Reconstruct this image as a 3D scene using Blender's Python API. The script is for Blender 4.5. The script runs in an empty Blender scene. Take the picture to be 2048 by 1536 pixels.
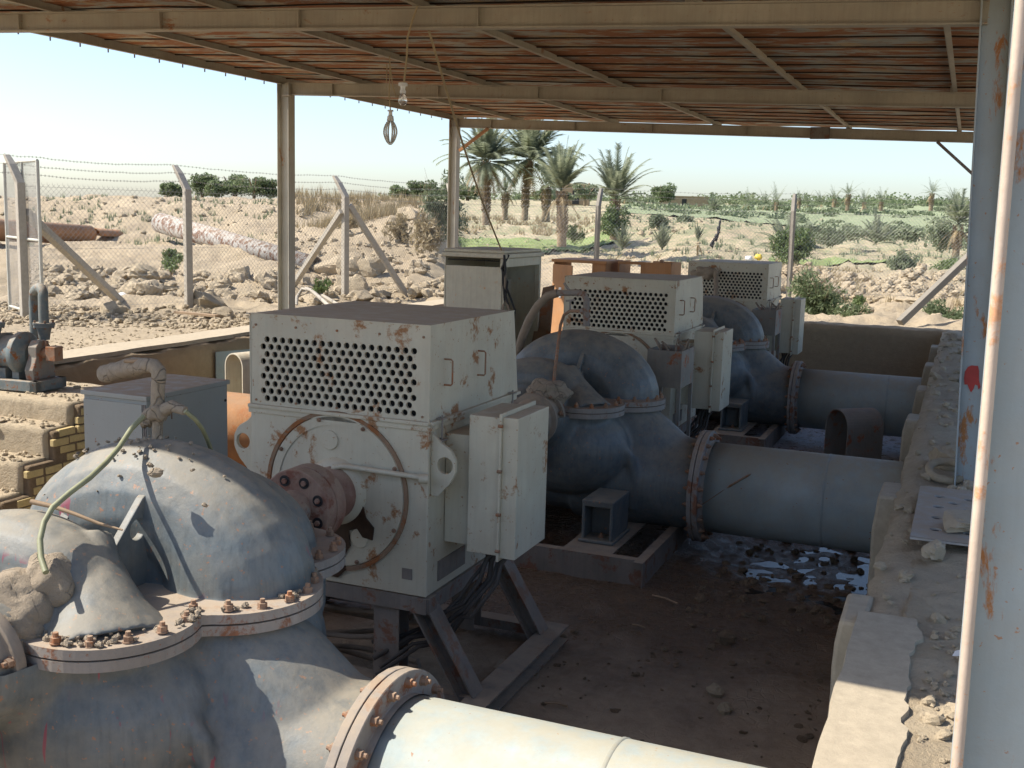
import bpy, math, random
from mathutils import Vector, Matrix, noise, Euler
random.seed(7)
SC = bpy.context.scene
COL = SC.collection
GZ = -1.75      # ground level; the camera stands at the origin height
FZ = -3.10      # pit floor
PI = math.pi
# ------------------------------------------------------------------ camera
F = 2200.0
Yc = Vector((921, 313, F)).normalized()
Xc = Vector(((F*F + 313*492)/921.0, -492, -F)).normalized()
Zc = Xc.cross(Yc)
if Zc.y < 0: Zc = -Zc
RM = Matrix((Xc, Yc, Zc))            # world = RM @ (right, up, forward)
def ray(px, py): return RM @ Vector((px-1024.0, 768.0-py, F))
def atD(px, py, D): return ray(px, py) * (D/F)
def onz(px, py, z): r = ray(px, py); return r*(z/r.z)
def ony(px, py, y): r = ray(px, py); return r*(y/r.y)
def onx(px, py, x): r = ray(px, py); return r*(x/r.x)
cam_d = bpy.data.cameras.new('camera'); cam = bpy.data.objects.new('camera', cam_d); COL.objects.link(cam)
cam_d.sensor_width = 36; cam_d.lens = F/2048*36; cam_d.clip_start = .05; cam_d.clip_end = 6000
right, up, fwd = RM.col[0], RM.col[1], RM.col[2]
# the pump rows drop one degree to the far end; the frame below is squared on them
fw = RM.col[2]; rt = RM.col[0]; upv = RM.col[1]
m = Matrix.Identity(4)
for i in range(3):
    m[i][0] = rt[i]; m[i][1] = upv[i]; m[i][2] = -fw[i]
cam.matrix_world = m
SC.camera = cam

# ------------------------------------------------------------------ mesh helper
class MB:
    def __init__(s): s.v = []; s.f = []; s.sm = []
    def add(s, vs, fs, smooth=False, M=None):
        o = len(s.v)
        if M is not None: vs = [M @ Vector(p) for p in vs]
        s.v += [tuple(p) for p in vs]
        s.f += [tuple(i+o for i in f) for f in fs]; s.sm += [smooth]*len(fs)
        return s
    def box(s, a, b, M=None):
        x0,y0,z0 = a; x1,y1,z1 = b
        return s.add([(x0,y0,z0),(x1,y0,z0),(x1,y1,z0),(x0,y1,z0),(x0,y0,z1),(x1,y0,z1),(x1,y1,z1),(x0,y1,z1)],
              [(0,3,2,1),(4,5,6,7),(0,1,5,4),(1,2,6,5),(2,3,7,6),(3,0,4,7)], False, M)
    def bar(s, p, q, w, h, up=(0,0,1)):
        """rectangular bar from p to q, w across, h along up"""
        p = Vector(p); q = Vector(q); d = (q-p).normalized(); u = Vector(up)
        if abs(d.dot(u)) > .98: u = Vector((0,1,0))
        sd = d.cross(u).normalized(); u = sd.cross(d).normalized()
        vs = []
        for c in (p, q):
            for a, b in ((-1,-1),(1,-1),(1,1),(-1,1)): vs.append(c + sd*a*w/2 + u*b*h/2)
        return s.add(vs, [(3,2,1,0),(4,5,6,7),(0,1,5,4),(1,2,6,5),(2,3,7,6),(3,0,4,7)])
    def cyl(s, p, q, r0, r1=None, n=16, caps=True, smooth=True):
        if r1 is None: r1 = r0
        p = Vector(p); q = Vector(q); d = (q-p).normalized()
        u = Vector((0,0,1)) if abs(d.z) < .9 else Vector((1,0,0))
        a = d.cross(u).normalized(); b = a.cross(d).normalized()
        vs = []
        for c, r in ((p, r0), (q, r1)):
            for i in range(n):
                t = 2*PI*i/n; vs.append(c + a*math.cos(t)*r + b*math.sin(t)*r)
        s.add(vs, [(i, n+i, n+(i+1)%n, (i+1)%n) for i in range(n)], smooth)
        if caps: s.add(vs, [tuple(range(n)), tuple(range(2*n-1, n-1, -1))])
        return s
    def tube(s, pts, r, n=8, caps=True, smooth=True):
        pts = [Vector(p) for p in pts]; vs = []; prev = None
        for i, p in enumerate(pts):
            d = (pts[min(i+1, len(pts)-1)] - pts[max(i-1, 0)]).normalized()
            if prev is None:
                u = Vector((0,0,1)) if abs(d.z) < .9 else Vector((1,0,0)); a = d.cross(u).normalized()
            else: a = (prev - d*prev.dot(d)).normalized()
            prev = a; b = d.cross(a); rr = r[i] if isinstance(r, (list, tuple)) else r
            for k in range(n):
                t = 2*PI*k/n; vs.append(p + a*math.cos(t)*rr + b*math.sin(t)*rr)
        m_ = len(pts)
        s.add(vs, [(i*n+k, i*n+(k+1)%n, (i+1)*n+(k+1)%n, (i+1)*n+k) for i in range(m_-1) for k in range(n)], smooth)
        if caps: s.add(vs, [tuple(range(n-1, -1, -1)), tuple(range((m_-1)*n, m_*n))])
        return s
    def lathe(s, o, ax, prof, n=32, smooth=False):
        """prof: list of (t along axis, radius)"""
        o = Vector(o); d = Vector(ax).normalized()
        u = Vector((0,0,1)) if abs(d.z) < .9 else Vector((1,0,0))
        a = d.cross(u).normalized(); b = a.cross(d).normalized(); vs = []
        for t, r in prof:
            for i in range(n):
                w = 2*PI*i/n; vs.append(o + d*t + a*math.cos(w)*r + b*math.sin(w)*r)
        m_ = len(prof)
        return s.add(vs, [(j*n+i, (j+1)*n+i, (j+1)*n+(i+1)%n, j*n+(i+1)%n) for j in range(m_-1) for i in range(n)], smooth)
    def prism(s, pts, z0, z1, M=None, smooth=False):
        n = len(pts); vs = [(x,y,z0) for x,y in pts] + [(x,y,z1) for x,y in pts]
        s.add(vs, [(i, (i+1)%n, n+(i+1)%n, n+i) for i in range(n)], smooth, M)
        s.add(vs, [tuple(range(n-1,-1,-1)), tuple(range(n, 2*n))], False, M)
        return s
    def ball(s, c, r, n=12, m_=8, jit=0, seed=0, M=None):
        c = Vector(c); rr = Vector(r) if isinstance(r, (tuple, list, Vector)) else Vector((r,r,r)); vs = []
        for j in range(m_+1):
            ph = PI*j/m_
            for i in range(n):
                t = 2*PI*i/n; d = Vector((math.sin(ph)*math.cos(t), math.sin(ph)*math.sin(t), math.cos(ph)))
                k = 1 + (jit*noise.noise(d*1.7 + Vector((seed*3.1,seed,0))) + jit*.5*noise.noise(d*4 + Vector((seed,0,seed))) if jit else 0)
                vs.append(c + Vector((d.x*rr.x, d.y*rr.y, d.z*rr.z))*k)
        return s.add(vs, [(j*n+i, (j+1)*n+i, (j+1)*n+(i+1)%n, j*n+(i+1)%n) for j in range(m_) for i in range(n)], True, M)
    def mesh(s, name):
        me = bpy.data.meshes.new(name); me.from_pydata(s.v, [], s.f)
        me.polygons.foreach_set('use_smooth', s.sm); me.update()
        return me
    def build(s, name, mat, parent=None, bevel=0, loc=None, sub=0):
        me = s.mesh(name); o = bpy.data.objects.new(name, me); COL.objects.link(o)
        me.materials.append(mat)
        if parent is not None: o.parent = parent
        if loc is not None: o.location = loc
        if bevel:
            b = o.modifiers.new('bevel', 'BEVEL'); b.width = bevel; b.segments = 2; b.limit_method = 'ANGLE'; b.angle_limit = .7
        return o
def tag(o, label=None, cat=None, group=None, kind=None):
    if label: o['label'] = label
    if cat: o['category'] = cat
    if group: o['group'] = group
    if kind: o['kind'] = kind
    return o
def empty(name, loc=(0,0,0), rz=0):
    o = bpy.data.objects.new(name, None); COL.objects.link(o); o.location = loc; o.rotation_euler = (0,0,rz); o.empty_display_size = .2
    return o
def part(me, name, parent, loc=(0,0,0), rot=None, mat=None):
    o = bpy.data.objects.new(name, me); COL.objects.link(o); o.parent = parent; o.location = loc
    if rot is not None: o.rotation_euler = rot
    return o
KIDS = {}
def kids(o): return [c for c in bpy.data.objects if c.parent == o]
def copy_tree(o, parent=None):
    c = o.copy(); COL.objects.link(c); c.parent = parent
    for ch in kids(o): copy_tree(ch, c)
    return c

# ------------------------------------------------------------------ materials
def nmat(name):
    m = bpy.data.materials.new(name); m.use_nodes = True; nt = m.node_tree
    b = nt.nodes['Principled BSDF']; return m, nt, b
def N(nt, t, **kw):
    n = nt.nodes.new(t)
    for k, v in kw.items():
        if k.startswith('i_'): n.inputs[k[2:].replace('_', ' ')].default_value = v
        else: setattr(n, k, v)
    return n
def L(nt, a, b): nt.links.new(a, b)
def noise_n(nt, vec, scale, detail=6, rough=.6, stretch=None, dist=0):
    if stretch:
        mp = N(nt, 'ShaderNodeMapping'); mp.inputs['Scale'].default_value = stretch; L(nt, vec, mp.inputs['Vector']); vec = mp.outputs[0]
    n = N(nt, 'ShaderNodeTexNoise'); n.inputs['Scale'].default_value = scale; n.inputs['Detail'].default_value = detail
    n.inputs['Roughness'].default_value = rough; n.inputs['Distortion'].default_value = dist; L(nt, vec, n.inputs['Vector']); return n.outputs['Fac']
def ramp(nt, fac, p0, p1, c0=(0,0,0,1), c1=(1,1,1,1)):
    r = N(nt, 'ShaderNodeValToRGB'); e = r.color_ramp.elements; e[0].position = p0; e[1].position = p1; e[0].color = c0; e[1].color = c1
    L(nt, fac, r.inputs[0]); return r.outputs[0]
def mixc(nt, fac, a, b):
    m = N(nt, 'ShaderNodeMix', data_type='RGBA'); 
    if isinstance(fac, (int, float)): m.inputs[0].default_value = fac
    else: L(nt, fac, m.inputs[0])
    for i, c in ((6, a), (7, b)):
        if isinstance(c, tuple): m.inputs[i].default_value = (*c, 1) if len(c) == 3 else c
        else: L(nt, c, m.inputs[i])
    return m.outputs[2]
def mth(nt, op, a, b=None, clamp=False):
    m = N(nt, 'ShaderNodeMath', operation=op); m.use_clamp = clamp
    for i, c in ((0, a), (1, b)):
        if c is None: continue
        if isinstance(c, (int, float)): m.inputs[i].default_value = c
        else: L(nt, c, m.inputs[i])
    return m.outputs[0]
def bump(nt, b, h, strength=.4, dist=.01):
    n = N(nt, 'ShaderNodeBump'); n.inputs['Strength'].default_value = strength; n.inputs['Distance'].default_value = dist
    L(nt, h, n.inputs['Height']); L(nt, n.outputs[0], b.inputs['Normal'])
DUST = (.36, .285, .205)
RUST = (.17, .065, .022)
def paint(name, base, var=.25, rust=.3, rustc=RUST, dust=.5, dustc=DUST, rough=.55, metal=0, sc=1., streak=.3, bmp=.25, spots=.3, rust_st=None, two=None, mudfilm=.25, red=False):
    """weathered painted or bare metal: tone drift, vertical streaks, rust, chips, settled dust"""
    m, nt, b = nmat(name)
    g = N(nt, 'ShaderNodeNewGeometry'); P = g.outputs['Position']
    big = noise_n(nt, P, 2.2*sc, 5, .6); mid = noise_n(nt, P, 9*sc, 8, .65); fine = noise_n(nt, P, 55*sc, 6, .7)
    dark = tuple(c*(1-var) for c in base); lite = tuple(min(1, c*(1+var)) for c in base)
    col = mixc(nt, ramp(nt, big, .32, .68), dark, lite)
    if two: col = mixc(nt, ramp(nt, noise_n(nt, P, 3.1*sc, 8, .7), .48, .6), col, two)
    st = noise_n(nt, P, 7*sc, 6, .6, (6, 6, .35))
    col = mixc(nt, mth(nt, 'MULTIPLY', ramp(nt, st, .45, .75), streak), col, tuple(c*.55 for c in base))
    # thin film of dried mud all over in drifting patches
    film = mth(nt, 'MULTIPLY', ramp(nt, mid, .38, .72), mudfilm)
    col = mixc(nt, film, col, dustc)
    rn = noise_n(nt, P, 4.5*sc, 10, .72, rust_st, .3)
    th = .72 - .34*rust
    rm = ramp(nt, rn, th, th+.06)
    rcol = mixc(nt, fine, rustc, tuple(min(1, c*2.1) for c in rustc))
    col = mixc(nt, rm, col, rcol)
    if spots:
        sp = ramp(nt, noise_n(nt, P, 38*sc, 3, .6), .70-.06*spots, .73-.06*spots)
        col = mixc(nt, mth(nt, 'MULTIPLY', sp, .8), col, rcol)
    # settled dust on what faces up
    sx = N(nt, 'ShaderNodeSeparateXYZ'); L(nt, g.outputs['Normal'], sx.inputs[0])
    if red:     # thin crimson paint runs on the sides of the nearest pump
        sp_ = N(nt, 'ShaderNodeSeparateXYZ'); L(nt, P, sp_.inputs[0])
        run = ramp(nt, noise_n(nt, P, 1., 2, .5, (17,17,1.1), .6), .655, .675)
        where = mth(nt, 'MULTIPLY', ramp(nt, noise_n(nt, P, 1.6, 2, .5), .46, .56), ramp(nt, mth(nt, 'MULTIPLY', sp_.outputs['Y'], .1), .40, .46, (1,1,1,1), (0,0,0,1)))
        side = ramp(nt, sx.outputs['Z'], .3, .55, (1,1,1,1), (0,0,0,1))
        col = mixc(nt, mth(nt, 'MULTIPLY', mth(nt, 'MULTIPLY', mth(nt, 'MULTIPLY', run, where), side), .75), col, (.26,.03,.06))
    upf = ramp(nt, sx.outputs['Z'], .35, .95)
    dm = mth(nt, 'MULTIPLY', mth(nt, 'MULTIPLY', upf, ramp(nt, mid, .2, .55)), dust, True)
    col = mixc(nt, dm, col, dustc)
    L(nt, col, b.inputs['Base Color'])
    rr = mixc(nt, mth(nt, 'MAXIMUM', rm, dm), (rough,)*3, (.95,)*3)
    L(nt, rr, b.inputs['Roughness']); b.inputs['Metallic'].default_value = metal
    h = mth(nt, 'ADD', mth(nt, 'MULTIPLY', fine, .35), mth(nt, 'ADD', mid, mth(nt, 'MULTIPLY', rm, .3)))
    bump(nt, b, h, bmp, .012)
    return m
def earth(name, a, b_, c=None, sc=1., bmp=.6, dist=.04, rough=.95, cracks=0, wet=None, cw=.035):
    m, nt, b = nmat(name)
    g = N(nt, 'ShaderNodeNewGeometry'); P = g.outputs['Position']
    n1 = noise_n(nt, P, .35*sc, 8, .65); n2 = noise_n(nt, P, 4*sc, 10, .7); n3 = noise_n(nt, P, 30*sc, 8, .7)
    col = mixc(nt, ramp(nt, n1, .35, .65), a, b_)
    col = mixc(nt, ramp(nt, n2, .35, .7), col, c or tuple(x*.72 for x in a))
    col = mixc(nt, mth(nt, 'MULTIPLY', ramp(nt, n3, .5, .75), .35), col, tuple(x*.6 for x in a))
    h = mth(nt, 'ADD', n2, mth(nt, 'MULTIPLY', n3, .5))
    if cracks:
        v = N(nt, 'ShaderNodeTexVoronoi', feature='DISTANCE_TO_EDGE'); v.inputs['Scale'].default_value = cracks
        wv = N(nt, 'ShaderNodeMixRGB'); wv.blend_type = 'ADD'; wv.inputs[0].default_value = .12
        nn = N(nt, 'ShaderNodeTexNoise'); nn.inputs['Scale'].default_value = cracks*.7; L(nt, P, nn.inputs['Vector'])
        L(nt, P, wv.inputs[1]); L(nt, nn.outputs['Color'], wv.inputs[2]); L(nt, wv.outputs[0], v.inputs['Vector'])
        cr = ramp(nt, v.outputs['Distance'], .0, cw)
        cm = mth(nt, 'MAXIMUM', cr, ramp(nt, n1, .5, .56))
        h = mth(nt, 'ADD', h, mth(nt, 'MULTIPLY', cm, .8)); col = mixc(nt, cm, tuple(x*.5 for x in a), col)
    L(nt, col, b.inputs['Base Color']); b.inputs['Roughness'].default_value = rough
    if wet is not None: L(nt, wet(nt, P, n2), b.inputs['Roughness'])
    bump(nt, b, h, bmp, dist)
    return m
def plain(name, c, rough=.7, metal=0, var=.2, sc=8, bmp=.15):
    m, nt, b = nmat(name); g = N(nt, 'ShaderNodeNewGeometry')
    n = noise_n(nt, g.outputs['Position'], sc, 6, .65)
    L(nt, mixc(nt, ramp(nt, n, .3, .7), tuple(x*(1-var) for x in c), tuple(min(1, x*(1+var)) for x in c)), b.inputs['Base Color'])
    b.inputs['Roughness'].default_value = rough; b.inputs['Metallic'].default_value = metal
    bump(nt, b, n, bmp, .01); return m
def leafm(name, a, b_, trans=.25, sc=3):
    m, nt, b = nmat(name); g = N(nt, 'ShaderNodeNewGeometry')
    n = noise_n(nt, g.outputs['Position'], sc, 4, .7)
    r = g.outputs['Random Per Island']
    col = mixc(nt, r, a, b_)
    col = mixc(nt, ramp(nt, n, .35, .65), col, tuple(x*.65 for x in a))
    L(nt, col, b.inputs['Base Color']); b.inputs['Roughness'].default_value = .6
    t = N(nt, 'ShaderNodeBsdfTranslucent'); L(nt, col, t.inputs[0])
    mx = N(nt, 'ShaderNodeMixShader'); mx.inputs[0].default_value = trans
    L(nt, b.outputs[0], mx.inputs[1]); L(nt, t.outputs[0], mx.inputs[2]); L(nt, mx.outputs[0], nt.nodes['Material Output'].inputs[0])
    return m
M = {}
M['pump'] = paint('pump_cast_iron_blue', (.102,.122,.130), .3, .16, (.2,.10,.055), dust=.62, dustc=(.335,.29,.215), rough=.45, streak=.6, bmp=.3, spots=.85, mudfilm=.27, red=True)
M['pipe'] = paint('pipe_pale_blue_paint', (.285,.345,.355), .18, .16, dust=.55, dustc=(.36,.31,.21), rough=.5, spots=.2, streak=.15, mudfilm=.35)
M['flange'] = paint('rusty_flange', (.25,.23,.21), .25, .55, (.15,.07,.04), dust=.8, rough=.8, spots=.4)
M['bolt'] = paint('rusty_bolt', (.27,.16,.10), .3, .6, (.2,.085,.04), dust=.5, rough=.85, sc=2)
M['orangepipe'] = paint('orange_rust_pipe', (.42,.2,.08), .3, .5, (.3,.12,.045), dust=.45, rough=.8)
M['motor'] = paint('motor_grey_green_paint', (.52,.485,.375), .10, .44, (.2,.1,.045), dust=1.0, dustc=(.50,.41,.29), rough=.5, streak=.2, spots=.45, bmp=.14, mudfilm=.4)
M['motor_rust'] = paint('motor_ring_brown', (.24,.15,.09), .2, .6, dust=.3, rough=.8)
M['steel_dark'] = paint('stand_dark_steel', (.18,.16,.14), .3, .55, (.13,.065,.04), dust=.9, rough=.75, streak=.4)
M['coupling'] = paint('coupling_red_brown', (.22,.115,.085), .25, .5, (.14,.06,.04), dust=.5, rough=.7, two=(.3,.2,.15))
M['rubber'] = plain('black_rubber', (.02,.02,.022), .6)
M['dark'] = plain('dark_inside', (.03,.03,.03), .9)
M['oil'] = plain('oil_soaked_grime', (.045,.025,.015), .35, 0, .3, 20)
M['roof'] = paint('rusty_corrugated_sheet', (.31,.32,.28), .25, .76, (.19,.072,.024), dust=0, rough=.7, sc=.9, streak=0, spots=0, rust_st=(.35,1.1,1), two=(.44,.31,.16), mudfilm=.3)
M['beam'] = paint('beam_grey_paint', (.40,.36,.28), .15, .3, (.2,.09,.04), dust=.5, rough=.6, mudfilm=.45, spots=.3, rust_st=(.6,.6,1))
M['post'] = paint('post_blue_grey_paint', (.36,.41,.42), .08, .44, (.27,.12,.045), dust=.3, rough=.55, spots=.6, streak=.1, rust_st=(1.6,1.6,.55), mudfilm=.2)
M['rim'] = paint('post_flange_edge', (.56,.45,.36), .15, .52, (.38,.2,.11), dust=.2, rough=.6)
M['postl'] = paint('far_post_grey', (.45,.43,.36), .1, .35, (.25,.12,.05), dust=.2, rough=.6, rust_st=(1.6,1.6,.5))
M['conc'] = earth('concrete_grey_dusty', (.46,.39,.285), (.40,.335,.24), sc=3, bmp=.35, dist=.015, cracks=0)
M['cpost'] = earth('precast_concrete', (.46,.42,.35), (.40,.365,.31), sc=4, bmp=.3, dist=.01)
M['wall'] = earth('mud_rendered_wall', (.42,.32,.20), (.34,.26,.165), sc=2, bmp=.6, dist=.03)
M['dirt'] = earth('loose_dirt', (.52,.43,.30), (.45,.365,.25), sc=2.5, bmp=.8, dist=.04)
M['mud'] = earth('dried_mud', (.40,.33,.245), (.35,.28,.2), sc=6, bmp=.7, dist=.03, cracks=9)
M['brick'] = earth('yellow_brick', (.58,.46,.22), (.50,.37,.17), sc=9, bmp=.4, dist=.01)
M['mortar'] = earth('mud_mortar', (.21,.15,.09), (.26,.19,.12), sc=4, bmp=.9, dist=.03)
M['rock'] = earth('pale_rock', (.47,.385,.265), (.41,.335,.225), sc=3, bmp=.8, dist=.04)
M['cab_grey'] = paint('cabinet_grey_paint', (.37,.385,.355), .04, .02, dust=1., rough=.45, spots=.15, streak=.05, bmp=.04, mudfilm=.12)
M['cab_white'] = paint('cabinet_cream_paint', (.62,.58,.45), .06, .34, (.42,.2,.06), dust=.5, rough=.5, spots=.2, bmp=.08)
M['cab_rust'] = paint('cabinet_orange_rust', (.48,.24,.10), .15, .25, (.24,.1,.035), dust=.3, rough=.8, mudfilm=.2)
M['box_rust'] = paint('stand_box_rusty', (.23,.21,.18), .2, .5, (.2,.075,.035), dust=.5, rough=.75)
M['galv'] = plain('galvanised_wire', (.30,.29,.27), .6, .3)
M['cpostd'] = earth('dark_concrete', (.27,.245,.205), (.21,.19,.16), sc=4, bmp=.3, dist=.01)  # same concrete in a darker tone
M['cabled'] = plain('dusty_black_cable', (.075,.065,.055), .8)
M['gate'] = paint('gate_pale_paint', (.50,.50,.44), .1, .2, dust=.3, rough=.6, sc=3)
M['bear'] = paint('bearing_dusty_brown', (.20,.165,.13), .25, .3, dust=.8, rough=.7, mudfilm=.6)
M['smallpump'] = paint('small_pump_blue', (.13,.17,.18), .2, .45, dust=.7, rough=.6, sc=2, mudfilm=.5)
M['cable'] = plain('dusty_cable', (.26,.205,.15), .8)
M['hose'] = plain('green_hose', (.22,.225,.13), .6)
M['ropem'] = plain('tan_cord', (.38,.30,.18), .8)
M['white'] = plain('white_plastic', (.75,.75,.73), .4, 0, .05)
M['glass'] = plain('bulb_glass', (.8,.8,.8), .05)
_b = M['glass'].node_tree.nodes['Principled BSDF']; _b.inputs['Transmission Weight'].default_value = .8
M['wood'] = plain('weathered_wood', (.30,.21,.13), .85)
M['redpaint'] = plain('red_paint', (.42,.035,.03), .5)
M['trunk'] = plain('palm_trunk', (.25,.19,.125), .95, 0, .4, 5, .8)
M['deadfrond'] = leafm('dead_frond', (.42,.32,.17), (.3,.22,.12), .2)
M['frond'] = leafm('palm_frond', (.24,.28,.18), (.38,.40,.27), .5)
M['leaf'] = leafm('tree_leaf', (.17,.225,.11), (.27,.32,.17), .5, .8)
M['leaf2'] = leafm('shrub_leaf', (.14,.21,.07), (.24,.30,.12), .3)
M['sage'] = leafm('scrub_leaf', (.20,.25,.14), (.29,.33,.20), .3, .15)
M['dry'] = leafm('dry_grass', (.45,.37,.22), (.36,.28,.16), .3)
M['grass'] = earth('green_crop', (.16,.26,.07), (.2,.28,.1), (.27,.26,.12), sc=1.5, bmp=.9, dist=.06)
M['field'] = earth('pale_green_field', (.20,.28,.14), (.26,.32,.18), (.33,.33,.2), sc=.5, bmp=.9, dist=.2)  # pale green with yellower patches
# ------------------------------------------------------------------ light
SUN_K = Vector((.80, .30, -1.0)).normalized()        # the way the light travels
w = bpy.data.worlds.new('World'); SC.world = w; w.use_nodes = True
nt = w.node_tree; bg = nt.nodes['Background']; sky = nt.nodes.new('ShaderNodeTexSky')
sky.sky_type = 'NISHITA'; sky.sun_disc = False
el = math.asin(-SUN_K.z); az = math.atan2(-SUN_K.x, -SUN_K.y)
sky.sun_elevation = el; sky.sun_rotation = az; sky.air_density = .8; sky.dust_density = 1.2; sky.ozone_density = .9
nt.links.new(sky.outputs[0], bg.inputs[0]); bg.inputs[1].default_value = .118
sd = bpy.data.lights.new('sun', 'SUN'); sd.energy = 4.0; sd.angle = math.radians(.5); sd.color = (1, .93, .82)
so = bpy.data.objects.new('sun', sd); COL.objects.link(so); so.rotation_euler = SUN_K.to_track_quat('-Z', 'Y').to_euler()
so.location = (0, 0, 30)
SC.view_settings.view_transform = 'Standard'; SC.view_settings.look = 'None'; SC.view_settings.exposure = 1.0; SC.view_settings.gamma = 1
SC.cycles.use_denoising = True
SC.cycles.max_bounces = 8; SC.cycles.diffuse_bounces = 4
# ------------------------------------------------------------------ ground
PX0, PX1, PY0, PY1 = -9.05, -.15, -4.0, 20.15      # pit cut-out (inside the wall thicknesses)
def col_tab(px, prof):
    r = ray(px, 480); th = math.atan2(r.x, r.y); tb = []
    for D, v in prof:
        if abs(v) < 50: z = v
        else:
            P = atD(px, v, D); z = P.z
        tb.append((D*math.hypot(r.x, r.y)/F, z))
    return th, tb
G = GZ
TAB = [
 (-1500, [(3,G),(19,G),(30,-1.2),(40,-.8),(55,.8),(90,.5),(250,2.4),(1500,18)]),
 (-200, [(3,G),(19,G),(24,-1.6),(30,-1.0),(35,-.9),(43,.25),(47,.45),(60,.3),(90,.6),(250,2.4),(1500,8)]),
 (0,   [(3,G),(19,G),(24,-1.6),(30,490),(35,478),(43,399),(46,391),(52,392),(60,.0),(90,0),(250,402),(1500,402)]),
 (300, [(3,G),(19,G),(23,-1.7),(26,530),(30,492),(35,478),(42,402),(46,391),(52,392),(60,.0),(90,.2),(250,400),(1500,402)]),
 (520, [(3,G),(20,G),(23,-1.7),(26,545),(29,515),(31,482),(36,476),(43,404),(48,394),(54,395),(60,.1),(90,.3),(250,398),(1500,402)]),
 (650, [(3,G),(22,G),(26,560),(29,500),(31,480),(36,462),(40,440),(44,398),(46,388),(50,392),(60,.3),(90,.8),(250,397),(1500,402)]),
 (850, [(3,G),(22,G),(26,560),(30,510),(34,470),(38,435),(44,410),(50,400),(54,399),(70,.2),(110,402),(250,397),(1500,403)]),
 (940, [(3,G),(22,G),(40,-1.9),(50,518),(60,501),(78,476),(84,464),(86,450),(90,444),(96,438),(110,425),(140,401),(250,397),(1500,403)]),
 (1150,[(3,G),(22,G),(40,-1.9),(50,522),(60,505),(78,477),(84,466),(86,450),(90,444),(96,438),(110,425),(140,403),(250,400),(1500,404)]),
 (1260,[(3,G),(22,G),(32,-1.95),(36,560),(42,535),(50,518),(60,500),(68,470),(76,440),(90,428),(110,418),(140,410),(250,404),(1500,405)]),
 (1400,[(3,G),(22,G),(27,600),(31,548),(33,540),(42,530),(50,505),(60,478),(64,455),(72,443),(90,436),(130,424),(250,410),(1500,405)]),
 (1560,[(3,G),(22,G),(27,602),(31,548),(33,540),(42,528),(52,512),(62,480),(66,462),(72,458),(90,446),(130,430),(250,412),(1500,405)]),
 (1650,[(3,G),(22,G),(27,604),(31,548),(33,541),(42,530),(52,515),(64,498),(80,470),(100,452),(130,434),(250,414),(1500,405)]),
 (1940,[(3,G),(22,G),(27,622),(31,562),(33,545),(42,530),(52,512),(64,498),(80,478),(100,458),(130,438),(250,418),(1500,406)]),
 (2500,[(3,G),(22,G),(27,-1.9),(31,-1.5),(60,-1.2),(100,0),(250,4),(1500,28)]),
]
TAB = [col_tab(*t) for t in TAB]
def interp(tb, r):
    if r <= tb[0][0]: return tb[0][1]
    for (a, za), (b, zb) in zip(tb, tb[1:]):
        if r <= b:
            t = (r-a)/(b-a); return za + (zb-za)*t
    return tb[-1][1]
def base_z(x, y):
    th = math.atan2(x, y); r = math.hypot(x, y)
    if th <= TAB[0][0] or th >= TAB[-1][0] or y < 0 and abs(th) > 1.9:
        k = TAB[0][1] if th <= TAB[0][0] else TAB[-1][1]
        return interp(k, r)
    for (a, ta), (b, tb_) in zip(TAB, TAB[1:]):
        if th <= b:
            t = (th-a)/(b-a); t = t*t*(3-2*t)
            return interp(ta, r)*(1-t) + interp(tb_, r)*t
def bumps(x, y):
    r = math.hypot(x, y)
    n = noise.noise(Vector((x*.8, y*.8, 0)))
    n2 = noise.noise(Vector((x*2.6, y*2.6, 5))); n3 = noise.noise(Vector((x*7, y*7, 9)))
    f = noise.turbulence(Vector((x*.5, y*.5, 2)), 4, False)
    near = max(0, min(1, (r-17)/6))            # trampled flat near the pit, rubble past the fence
    left = 1 if x < -9 else 0
    fl = max(0, min(1, (r-15.5)/2))*left*.5
    a = .012 + .05*fl + .16*near
    a = a*.62 if x < -9 else a*.8; far = max(0, min(1, (r-70)/80)); a *= (1-.5*far)
    h = a*(.9*n + .7*n2*(1-far) + .5*n3*(1-far)) + near*.2*(f-.6)*(1-.3*far)
    # ploughed bank with clods past the far wall
    th = math.atan2(x, y)
    if 25 < r < 36 and x > -9: h += .12*n3 + .1*n2
    return h
def gz(x, y): return base_z(x, y) + bumps(x, y)
def in_pit(x, y, m=0): return PX0+m < x < PX1-m and PY0+m < y < PY1-m
def ground():
    fx = math.atan2(ray(1024, 480).x, ray(1024, 480).y)
    azs = []; a = -PI
    while a < PI - 1e-6:
        azs.append(a)
        d = abs(a-fx); a += math.radians(.2 if d < math.radians(27.5) else (1.0 if d < math.radians(45) else 4))
    rs = [.4]
    while rs[-1] < 3500:
        r = rs[-1]; rs.append(r*(1.011 if 8 < r < 130 else (1.03 if r < 400 else 1.08)) if r > 1.5 else r+.15)
    n = len(azs); vs = []
    for r in rs:
        for a_ in azs:
            x = r*math.sin(a_); y = r*math.cos(a_)
            if in_pit(x, y): z = FZ - .6
            else: z = gz(x, y) if r < 1500 else base_z(x, y)
            vs.append((x, y, z))
    vs.append((0, 0, FZ-.6 if in_pit(0, 0) else GZ)); c = len(vs)-1
    fs = [(j*n+i, j*n+(i+1)%n, (j+1)*n+(i+1)%n, (j+1)*n+i) for j in range(len(rs)-1) for i in range(n)]
    fs += [(c, (i+1)%n, i) for i in range(n)]
    b = MB(); b.add(vs, fs, True)
    o = b.build('ground', M_ground()); tag(o, kind='structure'); return o
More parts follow.
